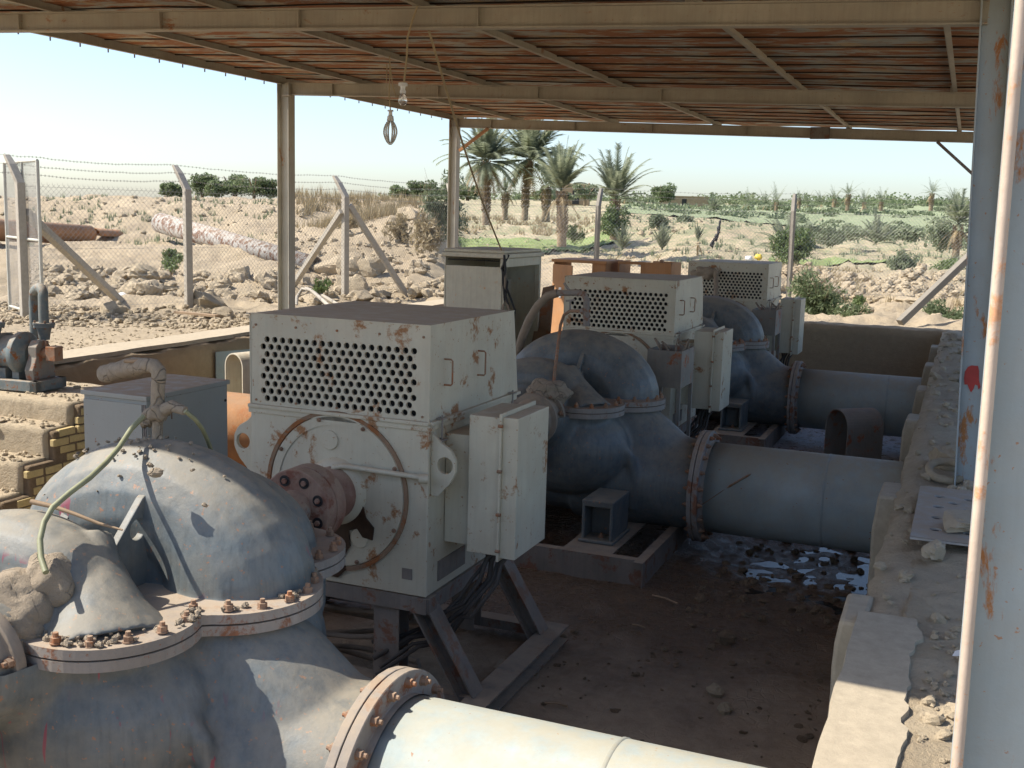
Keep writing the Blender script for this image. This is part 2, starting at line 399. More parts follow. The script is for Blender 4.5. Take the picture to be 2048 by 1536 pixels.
def M_ground():
    m, nt, b = nmat('ground_dirt'); g = N(nt, 'ShaderNodeNewGeometry'); P = g.outputs['Position']
    n0 = noise_n(nt, P, .12, 6, .6); n1 = noise_n(nt, P, .9, 10, .7); n2 = noise_n(nt, P, 6, 10, .75); n3 = noise_n(nt, P, 35, 6, .7)
    col = mixc(nt, ramp(nt, n0, .4, .6), (.48,.39,.262), (.405,.322,.208))
    col = mixc(nt, ramp(nt, n1, .42, .62), col, (.37,.295,.198))
    col = mixc(nt, mth(nt, 'MULTIPLY', ramp(nt, n2, .5, .7), .5), col, (.34,.265,.19))
    col = mixc(nt, mth(nt, 'MULTIPLY', ramp(nt, n3, .45, .75), .3), col, (.5,.42,.31))
    # thin weeds far out to the right
    sx = N(nt, 'ShaderNodeSeparateXYZ'); L(nt, P, sx.inputs[0])
    far = ramp(nt, mth(nt, 'MULTIPLY', mth(nt, 'ADD', sx.outputs['Y'], mth(nt, 'MULTIPLY', sx.outputs['X'], .9)), .01), .28, .5)
    weeds = mth(nt, 'MULTIPLY', mth(nt, 'MULTIPLY', far, ramp(nt, n1, .40, .60)), .75)
    col = mixc(nt, weeds, col, (.20,.235,.12))
    L(nt, col, b.inputs['Base Color']); b.inputs['Roughness'].default_value = .97
    h = mth(nt, 'ADD', mth(nt, 'MULTIPLY', n1, 1.2), mth(nt, 'ADD', n2, mth(nt, 'MULTIPLY', n3, .3)))
    bump(nt, b, h, .75, .12); return m
ground()
def patch(name, mat, cols, lift=.06, kind='structure', n=60, m_=30, bump_a=.05):
    """a ground sheet between two depths along a run of columns: cols = [(px, Dnear, Dfar)]"""
    vs = []
    for i in range(n+1):
        t = i/n*(len(cols)-1); k = min(int(t), len(cols)-2); t -= k
        a, b = cols[k], cols[k+1]; px = a[0]+(b[0]-a[0])*t; d0 = a[1]+(b[1]-a[1])*t; d1 = a[2]+(b[2]-a[2])*t
        r = ray(px, 480)
        for j in range(m_+1):
            e = noise.noise(Vector((i*.4, 3, 0)))*.03
            D = d0+(d1-d0)*(j/m_) ; D *= 1+e*(1 if j in (0, m_) else 0)
            x = r.x*D/F; y = r.y*D/F
            vs.append((x, y, gz(x, y)+lift+bump_a*noise.noise(Vector((x, y, 0)))))
    fs = [(i*(m_+1)+j, (i+1)*(m_+1)+j, (i+1)*(m_+1)+j+1, i*(m_+1)+j+1) for i in range(n) for j in range(m_)]
    b = MB(); b.add(vs, fs, True); o = b.build(name, mat); tag(o, kind=kind); return o
patch('green_crop_strip', M['grass'], [(905,60,70),(960,60,77),(1100,61,77),(1190,63,75),(1250,66,70)], .12)
patch('green_crop_strip', M['grass'], [(1540,45,47),(1600,44,48),(1700,44,49),(1790,45,47)], .1, n=30, m_=8)
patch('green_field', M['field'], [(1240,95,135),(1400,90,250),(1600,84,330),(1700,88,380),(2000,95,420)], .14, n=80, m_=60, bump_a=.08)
# ------------------------------------------------------------------ pit floor and water
def floor_z(x, y):
    z = FZ + .025*noise.noise(Vector((x*1.2, y*1.2, 0))) + .014*noise.noise(Vector((x*5, y*5, 1))) + .007*noise.noise(Vector((x*14, y*14, 1)))
    wet1 = max(0, 1-math.hypot((x+.9)/1.7, (y-9.9)/2.1)); wet2 = max(0, min(1, (y-12.6)/1.5))*max(0, min(1, (x+3.2)/1.0))
    z -= .06*min(1, wet1*1.6) + .03*wet2
    if wet1 > 0: z += .05*abs(noise.noise(Vector((x*3.1, y*3.1, 7))))*min(1, wet1*3) + .04*noise.noise(Vector((x*7, y*7, 7)))*min(1, wet1*2)
    dry = max(0, 1-math.hypot((x+.6)/1.6, (y-6.0)/1.6)); z += .04*dry*abs(noise.noise(Vector((x*6, y*6, 3))))
    return z
def pit_floor():
    xs = [-8.95+i*.06 for i in range(int(8.8/.06)+2)]; ys = [1.0+i*.06 for i in range(int(19.2/.06)+1)]
    vs = [(x, y, floor_z(x, y)) for y in ys for x in xs]; n = len(xs)
    fs = [(j*n+i, j*n+i+1, (j+1)*n+i+1, (j+1)*n+i) for j in range(len(ys)-1) for i in range(n-1)]
    m, nt, b = nmat('pit_mud'); g = N(nt, 'ShaderNodeNewGeometry'); P = g.outputs['Position']
    n1 = noise_n(nt, P, 1.1, 8, .65); n2 = noise_n(nt, P, 9, 10, .75); n3 = noise_n(nt, P, 40, 6, .7)
    sx = N(nt, 'ShaderNodeSeparateXYZ'); L(nt, P, sx.inputs[0])
    # damp beyond seven metres, dry and pale nearer
    wob = mth(nt, 'ADD', sx.outputs['Y'], mth(nt, 'MULTIPLY', mth(nt, 'SUBTRACT', n1, .5), 4.5))
    damp = ramp(nt, mth(nt, 'MULTIPLY', wob, .05), .30, .40)
    drycol = mixc(nt, ramp(nt, n2, .35, .7), (.44,.34,.23), (.33,.25,.17))
    dampcol = mixc(nt, ramp(nt, n2, .35, .7), (.19,.13,.085), (.115,.08,.052))
    col = mixc(nt, damp, drycol, dampcol)
    far_pale = mth(nt, 'MULTIPLY', mth(nt, 'MULTIPLY', ramp(nt, mth(nt, 'MULTIPLY', sx.outputs['Y'], .05), .615, .66), ramp(nt, mth(nt, 'ADD', mth(nt, 'MULTIPLY', sx.outputs['X'], .2), 1.), .42, .6)), ramp(nt, n2, .38, .5))  # pale grey tint in patches at the far right of the floor
    col = mixc(nt, far_pale, col, (.42,.43,.47))
    L(nt, col, b.inputs['Base Color'])
    rg = mixc(nt, damp, (.95,)*3, mixc(nt, ramp(nt, n2, .42, .62), (.16,)*3, (.7,)*3)); L(nt, rg, b.inputs['Roughness'])
    v = N(nt, 'ShaderNodeTexVoronoi', feature='DISTANCE_TO_EDGE'); v.inputs['Scale'].default_value = 11; L(nt, P, v.inputs['Vector'])
    cr = mth(nt, 'MAXIMUM', ramp(nt, v.outputs['Distance'], 0, .05), ramp(nt, n1, .46, .52))
    bump(nt, b, mth(nt, 'ADD', mth(nt, 'ADD', n2, mth(nt, 'MULTIPLY', n3, .3)), mth(nt, 'MULTIPLY', cr, .35)), .55, .04)
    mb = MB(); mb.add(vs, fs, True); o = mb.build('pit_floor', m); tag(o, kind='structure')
    mw, nt, b = nmat('muddy_water'); b.inputs['Base Color'].default_value = (.035,.03,.025,1); b.inputs['Roughness'].default_value = .17
    b.inputs['IOR'].default_value = 1.33
    nn = noise_n(nt, N(nt, 'ShaderNodeNewGeometry').outputs['Position'], 14, 3, .5); bump(nt, b, nn, .12, .01)
    q = MB()
    for (x0, x1, y0, y1) in ((-1.75, -.3, 9.0, 11.2), (-3.4, -.3, 12.31, 20.)):
        q.add([(x0,y0,FZ-.054),(x1,y0,FZ-.054),(x1,y1,FZ-.054),(x0,y1,FZ-.054)], [(0,1,2,3)])
    tag(q.build('pit_water', mw), kind='structure')
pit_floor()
# ------------------------------------------------------------------ pit walls
def ragged_wall(name, pts_in, pts_out, ztop, zbot, mat, jit=.03, capj=.035, step=.09, thing=None, top_extra=None, seed=0):
    """pts_in/pts_out: polylines of the pit side and the outer side of the wall top"""
    def resample(pts, n):
        P = [Vector((*p, 0)) for p in pts]; ls = [(b-a).length for a, b in zip(P, P[1:])]; T = sum(ls); out = []
        for i in range(n+1):
            s = T*i/n; k = 0
            while k < len(ls)-1 and s > ls[k]: s -= ls[k]; k += 1
            out.append(P[k].lerp(P[k+1], min(1, s/ls[k])))
        return out
    Ltot = sum((Vector(b)-Vector(a)).length for a, b in zip(pts_in, pts_in[1:])); n = int(Ltot/step)
    A = resample(pts_in, n); B = resample(pts_out, n); W = 8; H = 10; vs = []; nv = W+1+H
    for i, (a, b) in enumerate(zip(A, B)):
        d = (a-b).normalized()
        for j in range(H):      # inner face from the bottom up
            z = zbot+(ztop-zbot)*j/H
            q = a + d*(jit*noise.noise(Vector((a.x*3, a.y*3, z*3+seed))) + jit*.5*noise.noise(Vector((a.x*9, a.y*9, z*9+seed))))
            vs.append((q.x, q.y, z))
        for j in range(W+1):
            t = j/W; q = a.lerp(b, t)
            z = ztop + capj*noise.noise(Vector((q.x*2.3, q.y*2.3, seed))) + capj*.6*noise.noise(Vector((q.x*8, q.y*8, seed)))
            if j == 0:
                q = q + d*jit*.8*noise.noise(Vector((a.x*5, a.y*5, 3+seed))); z -= .02+.03*abs(noise.noise(Vector((q.x*3, q.y*3, 8))))
            if top_extra: z += top_extra(q.x, q.y)*(0 if j == 0 else 1)
            vs.append((q.x, q.y, z))
    fs = [(i*nv+j, i*nv+j+1, (i+1)*nv+j+1, (i+1)*nv+j) for i in range(n) for j in range(nv-1)]
    # outer face
    o_ = len(vs)
    for b in B: vs.append((b.x, b.y, zbot))
    fs += [(i*nv+nv-1, o_+i, o_+i+1, (i+1)*nv+nv-1) for i in range(n)]
    fs += [tuple(range(nv-1, -1, -1)) + (o_,), tuple(range(n*nv, n*nv+nv)) + (o_+n,)]
    mb = MB(); mb.add(vs, fs, True); o = mb.build(name, mat)
    return o
RW = empty('pit_wall', (0,0,0))
tag(RW, 'long dusty pit wall on the right that the big blue pipes run into', 'wall')
def rtop(x, y):
    k = max(0, min(1, (y-5.2)/1.2)); return k*(.05*noise.noise(Vector((x*4, y*4, 0)))+.03*noise.noise(Vector((x*11, y*11, 0)))+.02)
r_main = ragged_wall('wall_body', [(-.32,.2),(-.32,20)], [(.55,.2),(.55,20)], GZ, FZ-.3, M['dirt'], .03, .02, .06, top_extra=rtop); r_main.parent = RW
piers = [(4.95, .42, GZ-.01), (7.5, .45, GZ-.02), (10.7, .40, GZ-.03), (12.9, .43, GZ-.05), (15.1, .42, GZ-.03), (17.4, .40, GZ-.02)]
for i, (y0, ln, zt) in enumerate(piers):
    wpr = .11 if i == 0 else .13
    b = MB(); rings = []; n = 14
    vs = []
    for j in range(n+1):
        z = FZ-.3+(zt-FZ+.3)*j/n; k = 1 if j < n-1 else (.93 if j == n-1 else .8)
        for (x, y) in ((-.29, y0), (-.32-wpr*k, y0), (-.32-wpr*k, y0+ln), (-.29, y0+ln)):
            e = .014*noise.noise(Vector((x*9, y*9, z*6)))
            vs.append((x-e, y-e, z))
    fs = [(j*4+i_, j*4+(i_+1)%4, (j+1)*4+(i_+1)%4, (j+1)*4+i_) for j in range(n) for i_ in range(4)] + [(n*4, n*4+1, n*4+2, n*4+3)]
    b.add(vs, fs); o = b.build('pier', M['conc'], RW, bevel=.02)
# pale concrete coping slab of the near stretch
cs = MB(); vs = []; ys = [1.2+.04*i for i in range(97)]
for y in ys:
    x0 = -.34+.012*noise.noise(Vector((0, y*4, 0))); x1 = -.07+.03*noise.noise(Vector((5, y*3, 0)))+.03*noise.noise(Vector((5, y*9, 0)))+.015*noise.noise(Vector((2, y*23, 0)))
    t = GZ+.018
    vs += [(x0, y, t-.05), (x0+.008, y, t), ((x0+x1)/2, y, t+.004*noise.noise(Vector((1, y*3, 0)))), (x1-.008, y, t), (x1, y, t-.05)]
cs.add(vs, [(i*5+j, i*5+j+1, (i+1)*5+j+1, (i+1)*5+j) for i in range(96) for j in range(4)] + [(0,1,2,3,4)[::-1], tuple(480+k for k in range(5))])
o = cs.build('coping', earth('pale_coping', (.44,.375,.275), (.40,.34,.25), sc=4, bmp=.3, dist=.012, cracks=0), RW)
o['label'] = 'smooth pale concrete coping of the near stretch'
FW = ragged_wall('pit_wall', [(-8.95,20),(-.2,20)], [(-8.95,20.35),(-.2,20.35)], GZ+.0, FZ-.3, M['wall'], .012, .03)
tag(FW, 'plain mud-rendered end wall of the pit below the dark green bush', 'wall')
LW = ragged_wall('pit_wall', [(-8.88,20),(-8.88,8.62)], [(-9.35,20),(-9.35,8.62)], GZ+.02, FZ-.3, M['wall'], .03, .04)
tag(LW, 'crumbling left pit wall with a pale ledge, below the fence', 'wall')
led = MB(); vs = []
for i in range(100):
    y = 8.7+.112*i; a = .05*noise.noise(Vector((y*1.5, 0, 0)))
    vs += [(-8.93+a, y, GZ+.03), (-8.95+a, y, GZ+.075), (-9.5+a, y, GZ+.07), (-9.52+a, y, GZ-.02)]
led.add(vs, [(i*4+j, i*4+j+1, (i+1)*4+j+1, (i+1)*4+j) for i in range(99) for j in range(3)])
led.build('ledge', M['conc'], LW)
# ------------------------------------------------------------------ steps at the left
ST = empty('brick_steps', (0,0,0)); tag(ST, 'worn yellow brick steps going down beside the grey cabinet', 'steps')
def slab(name, x0, x1, y0, y1, z0, z1, mat, par, sd=0, amp=.012, step=.055):
    """block with a worn, uneven surface"""
    nx, ny, nz = [max(1, int(round(abs(d)/step))) for d in (x1-x0, y1-y0, z1-z0)]
    idx = {}; vs = []
    def vid(i, j, k):
        if (i, j, k) not in idx:
            p = Vector((x0+(x1-x0)*i/nx, y0+(y1-y0)*j/ny, z0+(z1-z0)*k/nz))
            c = Vector(((x0+x1)/2, (y0+y1)/2, (z0+z1)/2)); ex = sum((i in (0, nx), j in (0, ny), k in (0, nz)))
            d = noise.noise_vector(p*3.3+Vector((sd,0,0)))*amp + noise.noise_vector(p*11+Vector((sd,0,0)))*amp*.5
            if ex >= 2: d += (c-p).normalized()*amp*(ex-1)*.9
            idx[(i,j,k)] = len(vs); vs.append(p+d)
        return idx[(i,j,k)]
    fs = []
    for i in range(nx):
        for j in range(ny): fs += [(vid(i,j,nz), vid(i+1,j,nz), vid(i+1,j+1,nz), vid(i,j+1,nz)), (vid(i,j+1,0), vid(i+1,j+1,0), vid(i+1,j,0), vid(i,j,0))]
    for i in range(nx):
        for k in range(nz): fs += [(vid(i,0,k), vid(i+1,0,k), vid(i+1,0,k+1), vid(i,0,k+1)), (vid(i,ny,k+1), vid(i+1,ny,k+1), vid(i+1,ny,k), vid(i,ny,k))]
    for j in range(ny):
        for k in range(nz): fs += [(vid(0,j,k+1), vid(0,j+1,k+1), vid(0,j+1,k), vid(0,j,k)), (vid(nx,j,k), vid(nx,j+1,k), vid(nx,j+1,k+1), vid(nx,j,k+1))]
    b = MB(); b.add(vs, fs, True); return b.build(name, mat, par)
slab('landing', -9.3, -7.58, 7.72, 8.72, FZ-.1, GZ-.09, M['dirt'], ST, 1, .012)
heights = [(-1.86,7.42,7.74), (-2.12,7.12,7.44), (-2.38,6.82,7.14), (-2.64,6.5,6.84), (-2.88,6.2,6.52)]
for i, (zt, y0, y1) in enumerate(heights):
    slab('step', -9.3, -7.58, y0, y1, FZ-.1, zt-.17, M['dirt'], ST, 2+i, .013)
# mortar-and-brick cheek facing the pit
def cheek_top(y):
    if y > 7.74: return GZ-.10
    for zt, y0, y1 in heights:
        if y >= y0: return zt-.19
    return -3.0
mo = MB()
for i, (zt, y0, y1) in enumerate(heights): mo.box((-7.8, y0+.03+i*.001, FZ-.1), (-7.512+.001*i, y1+.03, zt-.20))
mo.box((-7.8, 7.77, FZ-.1), (-7.508, 8.68, GZ-.115)); mo.build('mortar_face', M['mortar'], ST, bevel=.02)
bk = MB(); random.seed(3); z = -3.05; row = 0
while z < GZ-.16:
    y = 5.9 + (row%2)*.11
    while y < 8.7:
        ln = .205+random.uniform(-.02, .015); hd = random.random() < .3
        if hd: ln = .10
        if z+.06 < cheek_top(y+ln/2)+.01 and z+.06 < cheek_top(y+.02)+.01:
            depth = cheek_top(y+ln/2)-z
            if random.random() < (.97 if depth < .45 else .35):
                j = random.uniform(-.006, .012); a = random.uniform(-.03, .03)
                Mx = Matrix.Translation((-7.5+j, y+ln/2, z+.032)) @ Matrix.Rotation(a, 4, 'X')
                bk.box((-.05, -ln/2+.006, -.033), (-.002, ln/2-.006, .033), Mx)
        y += ln+.012
    z += .078; row += 1
o = bk.build('brick_facing', M['brick'], ST, bevel=.008)
# brick noses on the treads
bn = MB()
for i, (zt, y0, y1) in enumerate(heights):
    x = -7.53
    while x > -9.2:
        ln = .21+random.uniform(-.01, .01)
        if random.random() < .4:
            bn.box((x-ln+.01, y0-.03, zt-.235+random.uniform(-.01,.01)), (x, y0+.08, zt-.172+random.uniform(-.008,.01)))
        x -= ln
bn.build('brick_nosing', M['brick'], ST, bevel=.01)
slab('rubble_base', -9.3, -7.56, 4.2, 6.3, FZ-.1, -2.98, M['dirt'], ST, 9, .05)
# far end of left wall toward the camera (behind pump one, mostly hidden)
o = ragged_wall('pit_wall', [(-8.9,6.25),(-8.9,1.0)], [(-9.4,6.25),(-9.4,1.0)], GZ, FZ-.3, M['wall'], .03, .03)
tag(o, 'low stretch of mud-brick wall nearer than the brick steps, at the left edge', 'wall')
# ------------------------------------------------------------------ canopy
CAN = empty('steel_canopy', (0,0,0)); tag(CAN, 'rusty corrugated steel canopy on grey posts over the pumps', 'canopy')
def zb(x): return 1.282 - .03*(x-.05)
BY = [3.33, 7.93, 13.3, 18.7]
def ibeam(b, p, q, h, w, t=.012):
    p = Vector(p); q = Vector(q); b.bar(p, q, t, h-.02, (0,0,1)) if abs((q-p).normalized().z) < .9 else None
    for s in (-1, 1): b.bar(p+Vector((0,0,s*(h/2-t/2))), q+Vector((0,0,s*(h/2-t/2))), w, t)
for i, y in enumerate(BY):
    b = MB(); h = .165; w = .1
    x0, x1 = -8.97, -.02
    sag = .0
    ibeam(b, (x0, y, zb(x0)+h/2), (x1, y, zb(x1)+h/2), h, w)
    for xs in (-8.2, -6.6, -5.2, -3.6):     # web stiffeners
        b.box((xs, y-.048, zb(xs)+.012), (xs+.008, y-.007, zb(xs)+h-.014))
    b.build('beam', M['beam'], CAN)
b = MB(); b.box((-2.55, 18.63, zb(-2.4)-.012), (-2.25, 18.7, zb(-2.4)+.175)); b.build('splice_plate', M['steel_dark'], CAN)
PX = [-9.02, -7.8, -5.97, -4.13, -1.97, -.32]
for k, x in enumerate(PX):
    b = MB(); pts = []
    y = 3.25
    z0 = zb(x)+.165 if k else zb(x)+.135
    # angle section: a vertical leg and a bottom leg
    ys = [3.25, 5.2, 7.93, 10.6, 13.3, 16, 19.25]
    for a, c in zip(ys, ys[1:]):
        j = [.012*noise.noise(Vector((x, q, 0))) for q in (a, c)]
        b.bar((x, a, z0+.036+j[0]), (x, c, z0+.036+j[1]), .006, .07)
        b.bar((x+.022, a, z0+.004+j[0]), (x+.022, c, z0+.004+j[1]), .045, .006)
    else: b.box((x-.004, 3.25, z0+.05), (x+.004, 19.25, zb(x)+.245))
    if k:
        for y in BY:
            b.box((x-.03, y-.04, z0), (x-.004, y+.04, z0+.07))
    o = b.build('purlin', M['beam'], CAN)
# corrugated sheets, ribs running across from side to side
slits = [onz(px, py, 1.83) for px, py in ((262,110),(318,121),(410,138),(592,154),(620,155),(1166,113),(1172,113))]
def roof():
    prof = []; y = 3.18
    while y < 19.32:
        prof += [(y, 0), (y+.265, 0), (y+.258, .055), (y+.300, .055), (y+.291, 0)]; y += .292
    xs = [-9.2+i*.19 for i in range(51)]; vs = []; n = len(prof)
    for x in xs:
        for (yy, dz) in prof:
            s = .012*noise.noise(Vector((x*.8, yy*.9, 4)))
            if yy > 18.9: s += .03*noise.noise(Vector((x*1.3, 0, 8)))
            vs.append((x, yy, zb(x)+.165+.076+dz+s+.006*math.sin((yy-3.18)/.292*2*PI)))
    fs = []
    for i in range(len(xs)-1):
        for j in range(n-1):
            cx = (xs[i]+xs[i+1])/2; cy = (prof[j][0]+prof[j+1][0])/2
            if j % 5 in (1, 2, 3) and any(abs(p.x-cx) < .1 and abs(p.y-cy) < .09 for p in slits): continue
            fs.append((i*n+j, (i+1)*n+j, (i+1)*n+j+1, i*n+j+1))
    b = MB(); b.add(vs, fs); o = b.build('roof_sheet', M['roof'], CAN)
    s = o.modifiers.new('s', 'SOLIDIFY'); s.thickness = .002
    # lap screws along the left edge
    return o
roof()
lm = MB(); yy = 3.18+.265  # dark bars standing for the shade lines where the sheets overlap
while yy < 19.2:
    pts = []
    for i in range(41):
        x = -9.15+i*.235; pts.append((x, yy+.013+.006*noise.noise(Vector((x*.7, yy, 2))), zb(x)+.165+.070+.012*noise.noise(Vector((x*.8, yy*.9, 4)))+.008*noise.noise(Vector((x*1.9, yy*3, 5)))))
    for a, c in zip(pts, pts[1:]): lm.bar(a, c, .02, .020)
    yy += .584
lm.build('lap_shade', plain('lap_shade_black', (.035,.022,.014), .9), CAN)
eg = MB(); eg.bar((-9.2, 3.2, zb(-9.2)+.235), (-9.2, 19.3, zb(-9.2)+.235), .05, .02)
for i in range(1, 39): eg.cyl((-9.03, 2.8+.42*i, zb(-9)+.10), (-9.03, 2.8+.42*i, zb(-9)+.14), .008, n=6)
eg.build('edge_trim', M['steel_dark'], CAN)
eg = MB(); eg.bar((.36, 3.2, zb(.36)+.21), (.36, 19.3, zb(.36)+.21), .04, .10); eg.build('edge_trim', M['beam'], CAN)
def hpost(name, xb, xt, y, zt, zbm, w=.19, d=.16, mat=None, face=1, t=.012, web=.0, par=CAN):
    """H column with both flanges square to x; leans from xb to xt at its left edge"""
    b = MB()
    def P(u, v, z):
        k = (z-zbm)/(zt-zbm); return (xb+(xt-xb)*k+u, y+v, z)
    def slab_(u0, u1, v0, v1):
        vs = [P(u, v, z) for z in (zbm, zt) for u, v in ((u0,v0),(u1,v0),(u1,v1),(u0,v1))]
        b.add(vs, [(0,3,2,1),(4,5,6,7),(0,1,5,4),(1,2,6,5),(2,3,7,6),(3,0,4,7)])
    slab_(0, t, -d/2, d/2); slab_(w-t, w, -d/2, d/2); slab_(t, w-t, web-.005, web+.005)
    return b.build('post', mat or M['post'], par, bevel=.003)
p1r = hpost('p', .04, -.075, 7.93, zb(0)+.24, GZ-.3, mat=M['post'])
hpost('p', .005, -.01, 13.3, zb(0)+.2, GZ-.3, .16)
hpost('p', -.02, -.02, 18.7, zb(0)+.2, GZ-.3, .16)
fp = hpost('p', .079, .045, 3.35, 1.66, GZ-.3, .34, .20, t=.028, web=.02)
b = MB(); b.tube([(.094, 3.252, GZ-.3), (.075, 3.252, 0), (.058, 3.252, 1.66)], .016, 10); o = b.build('flange_edge', M['rim'], fp)
o['label'] = 'bare pinkish edge of the nearest post'
hpost('p', -9.02, -9.02, 18.7, zb(-9)+.17, GZ-.2, .16, mat=M['postl'])
hpost('p', -9.06, -9.06, 13.3, zb(-9)+.17, GZ-.2, .19, mat=M['postl'])
hpost('p', -9.06, -9.06, 7.93, zb(-9)+.17, GZ-.2, .19, mat=M['postl'])
hpost('p', -9.06, -9.06, 3.35, zb(-9)+.17, GZ-.2, .19, mat=M['postl'])
b = MB(); b.box((-8.97, 13.2, zb(-8.9)-.02), (-8.84, 13.3, zb(-8.9)-.005)); b.box((-8.88, 13.24, zb(-8.9)-.07), (-8.85, 13.3, zb(-8.9))); b.build('seat_bracket', M['beam'], CAN)
b = MB(); b.bar((-.62, 18.66, zb(-.6)), (-.01, 18.66, zb(0)-.52), .045, .045); b.build('brace', M['steel_dark'], CAN)
b = MB(); b.bar((-8.25, 18.66, zb(-8.2)), (-8.82, 18.66, zb(-8.9)-.42), .05, .05); b.build('brace', M['orangepipe'], CAN)
# red dab of paint on the leaning post
dab = [(1930,742),(1936,733),(1943,730),(1956,731),(1958,740),(1958,760),(1961,773),(1957,778),(1955,770),(1950,768),(1947,777),(1942,784),(1938,776),(1935,768),(1929,768),(1928,756)]
pts = [ony(px, py, 7.944) for px, py in dab]
b = MB(); n = len(pts); b.add([tuple(p) for p in pts] + [(p.x, p.y+.004, p.z) for p in pts], [tuple(range(n)), tuple(range(2*n-1, n-1, -1))] + [(i, i+n, (i+1)%n+n, (i+1)%n) for i in range(n)])
# stand it just in front of the web
for i, v in enumerate(b.v): b.v[i] = (v[0]*(7.918/7.944) if 0 else v[0], v[1]-.026, v[2])
b.build('paint_mark', M['redpaint'], p1r)

# ------------------------------------------------------------------ pumps
def hexbolt():
    b = MB(); b.cyl((0,0,0), (0,0,.005), .024, n=12); 
    b.cyl((0,0,.005), (0,0,.027), .021, n=6, smooth=False); b.cyl((0,0,.027), (0,0,.045), .012, .011, n=8, smooth=False)
    return b.mesh('bolt')
BOLT = hexbolt(); BOLT.materials.append(M['bolt'])
def remesh(mb, name, mat, vox=.018, smooth=6, fac=.6):
    me = mb.mesh(name); o = bpy.data.objects.new(name, me); COL.objects.link(o)
    r = o.modifiers.new('r', 'REMESH'); r.mode = 'VOXEL'; r.voxel_size = vox; r.use_smooth_shade = True
    s = o.modifiers.new('s', 'SMOOTH'); s.factor = fac; s.iterations = smooth
    dg = bpy.context.evaluated_depsgraph_get(); e = o.evaluated_get(dg)
    m2 = bpy.data.meshes.new_from_object(e); bpy.data.objects.remove(o); m2.name = name
    m2.materials.clear(); m2.materials.append(mat); m2.polygons.foreach_set('use_smooth', [True]*len(m2.polygons))
    return m2
def arch(b, cx, cy, a, h, rx, ry, n=22, m_=16, flare=.0, x_off=0, p=1.0):
    """half-ring of elliptical section standing on z=0; a,h centre-line half axes"""
    vs = []; 
    for i in range(n+1):
        t = PI*(i/n*1.10-.05); d = Vector((math.cos(t)*a, 0, math.sin(t)*h)); nrm = Vector((math.cos(t)*h, 0, math.sin(t)*a)).normalized()
        k = 1 + flare*abs(math.cos(t))**3
        for j in range(m_):
            u = 2*PI*j/m_
            q = Vector((cx, cy, 0)) + d + nrm*(math.cos(u)*rx*k) + Vector((0, math.sin(u)*ry*k, 0))
            vs.append(q)
    fs = [(i*m_+j, i*m_+(j+1)%m_, (i+1)*m_+(j+1)%m_, (i+1)*m_+j) for i in range(n) for j in range(m_)]
    b.add(vs, fs + [tuple(range(m_-1, -1, -1)), tuple(range(n*m_, (n+1)*m_))], True)
def flange_outline(grow=0):
    """top flange: two lobes along each side, from circles"""
    C = [(.50,.08,.40),(.27,-.48,.385),(0,-.55,.33),(-.33,-.48,.385),(-.50,.08,.40),(-.30,.64,.385),(0,.7,.33),(.30,.64,.385),(0,0,.6)]
    pts = []
    for i in range(120):
        t = 2*PI*i/120; d = Vector((math.cos(t), math.sin(t))); best = 0
        for cx, cy, r in C:
            c = Vector((cx, cy)); pr = c.dot(d); h2 = (r+grow)**2 - (c.length_squared - pr*pr)
            if h2 > 0: best = max(best, pr+math.sqrt(h2))
        pts.append((d.x*best, d.y*best))
    return pts
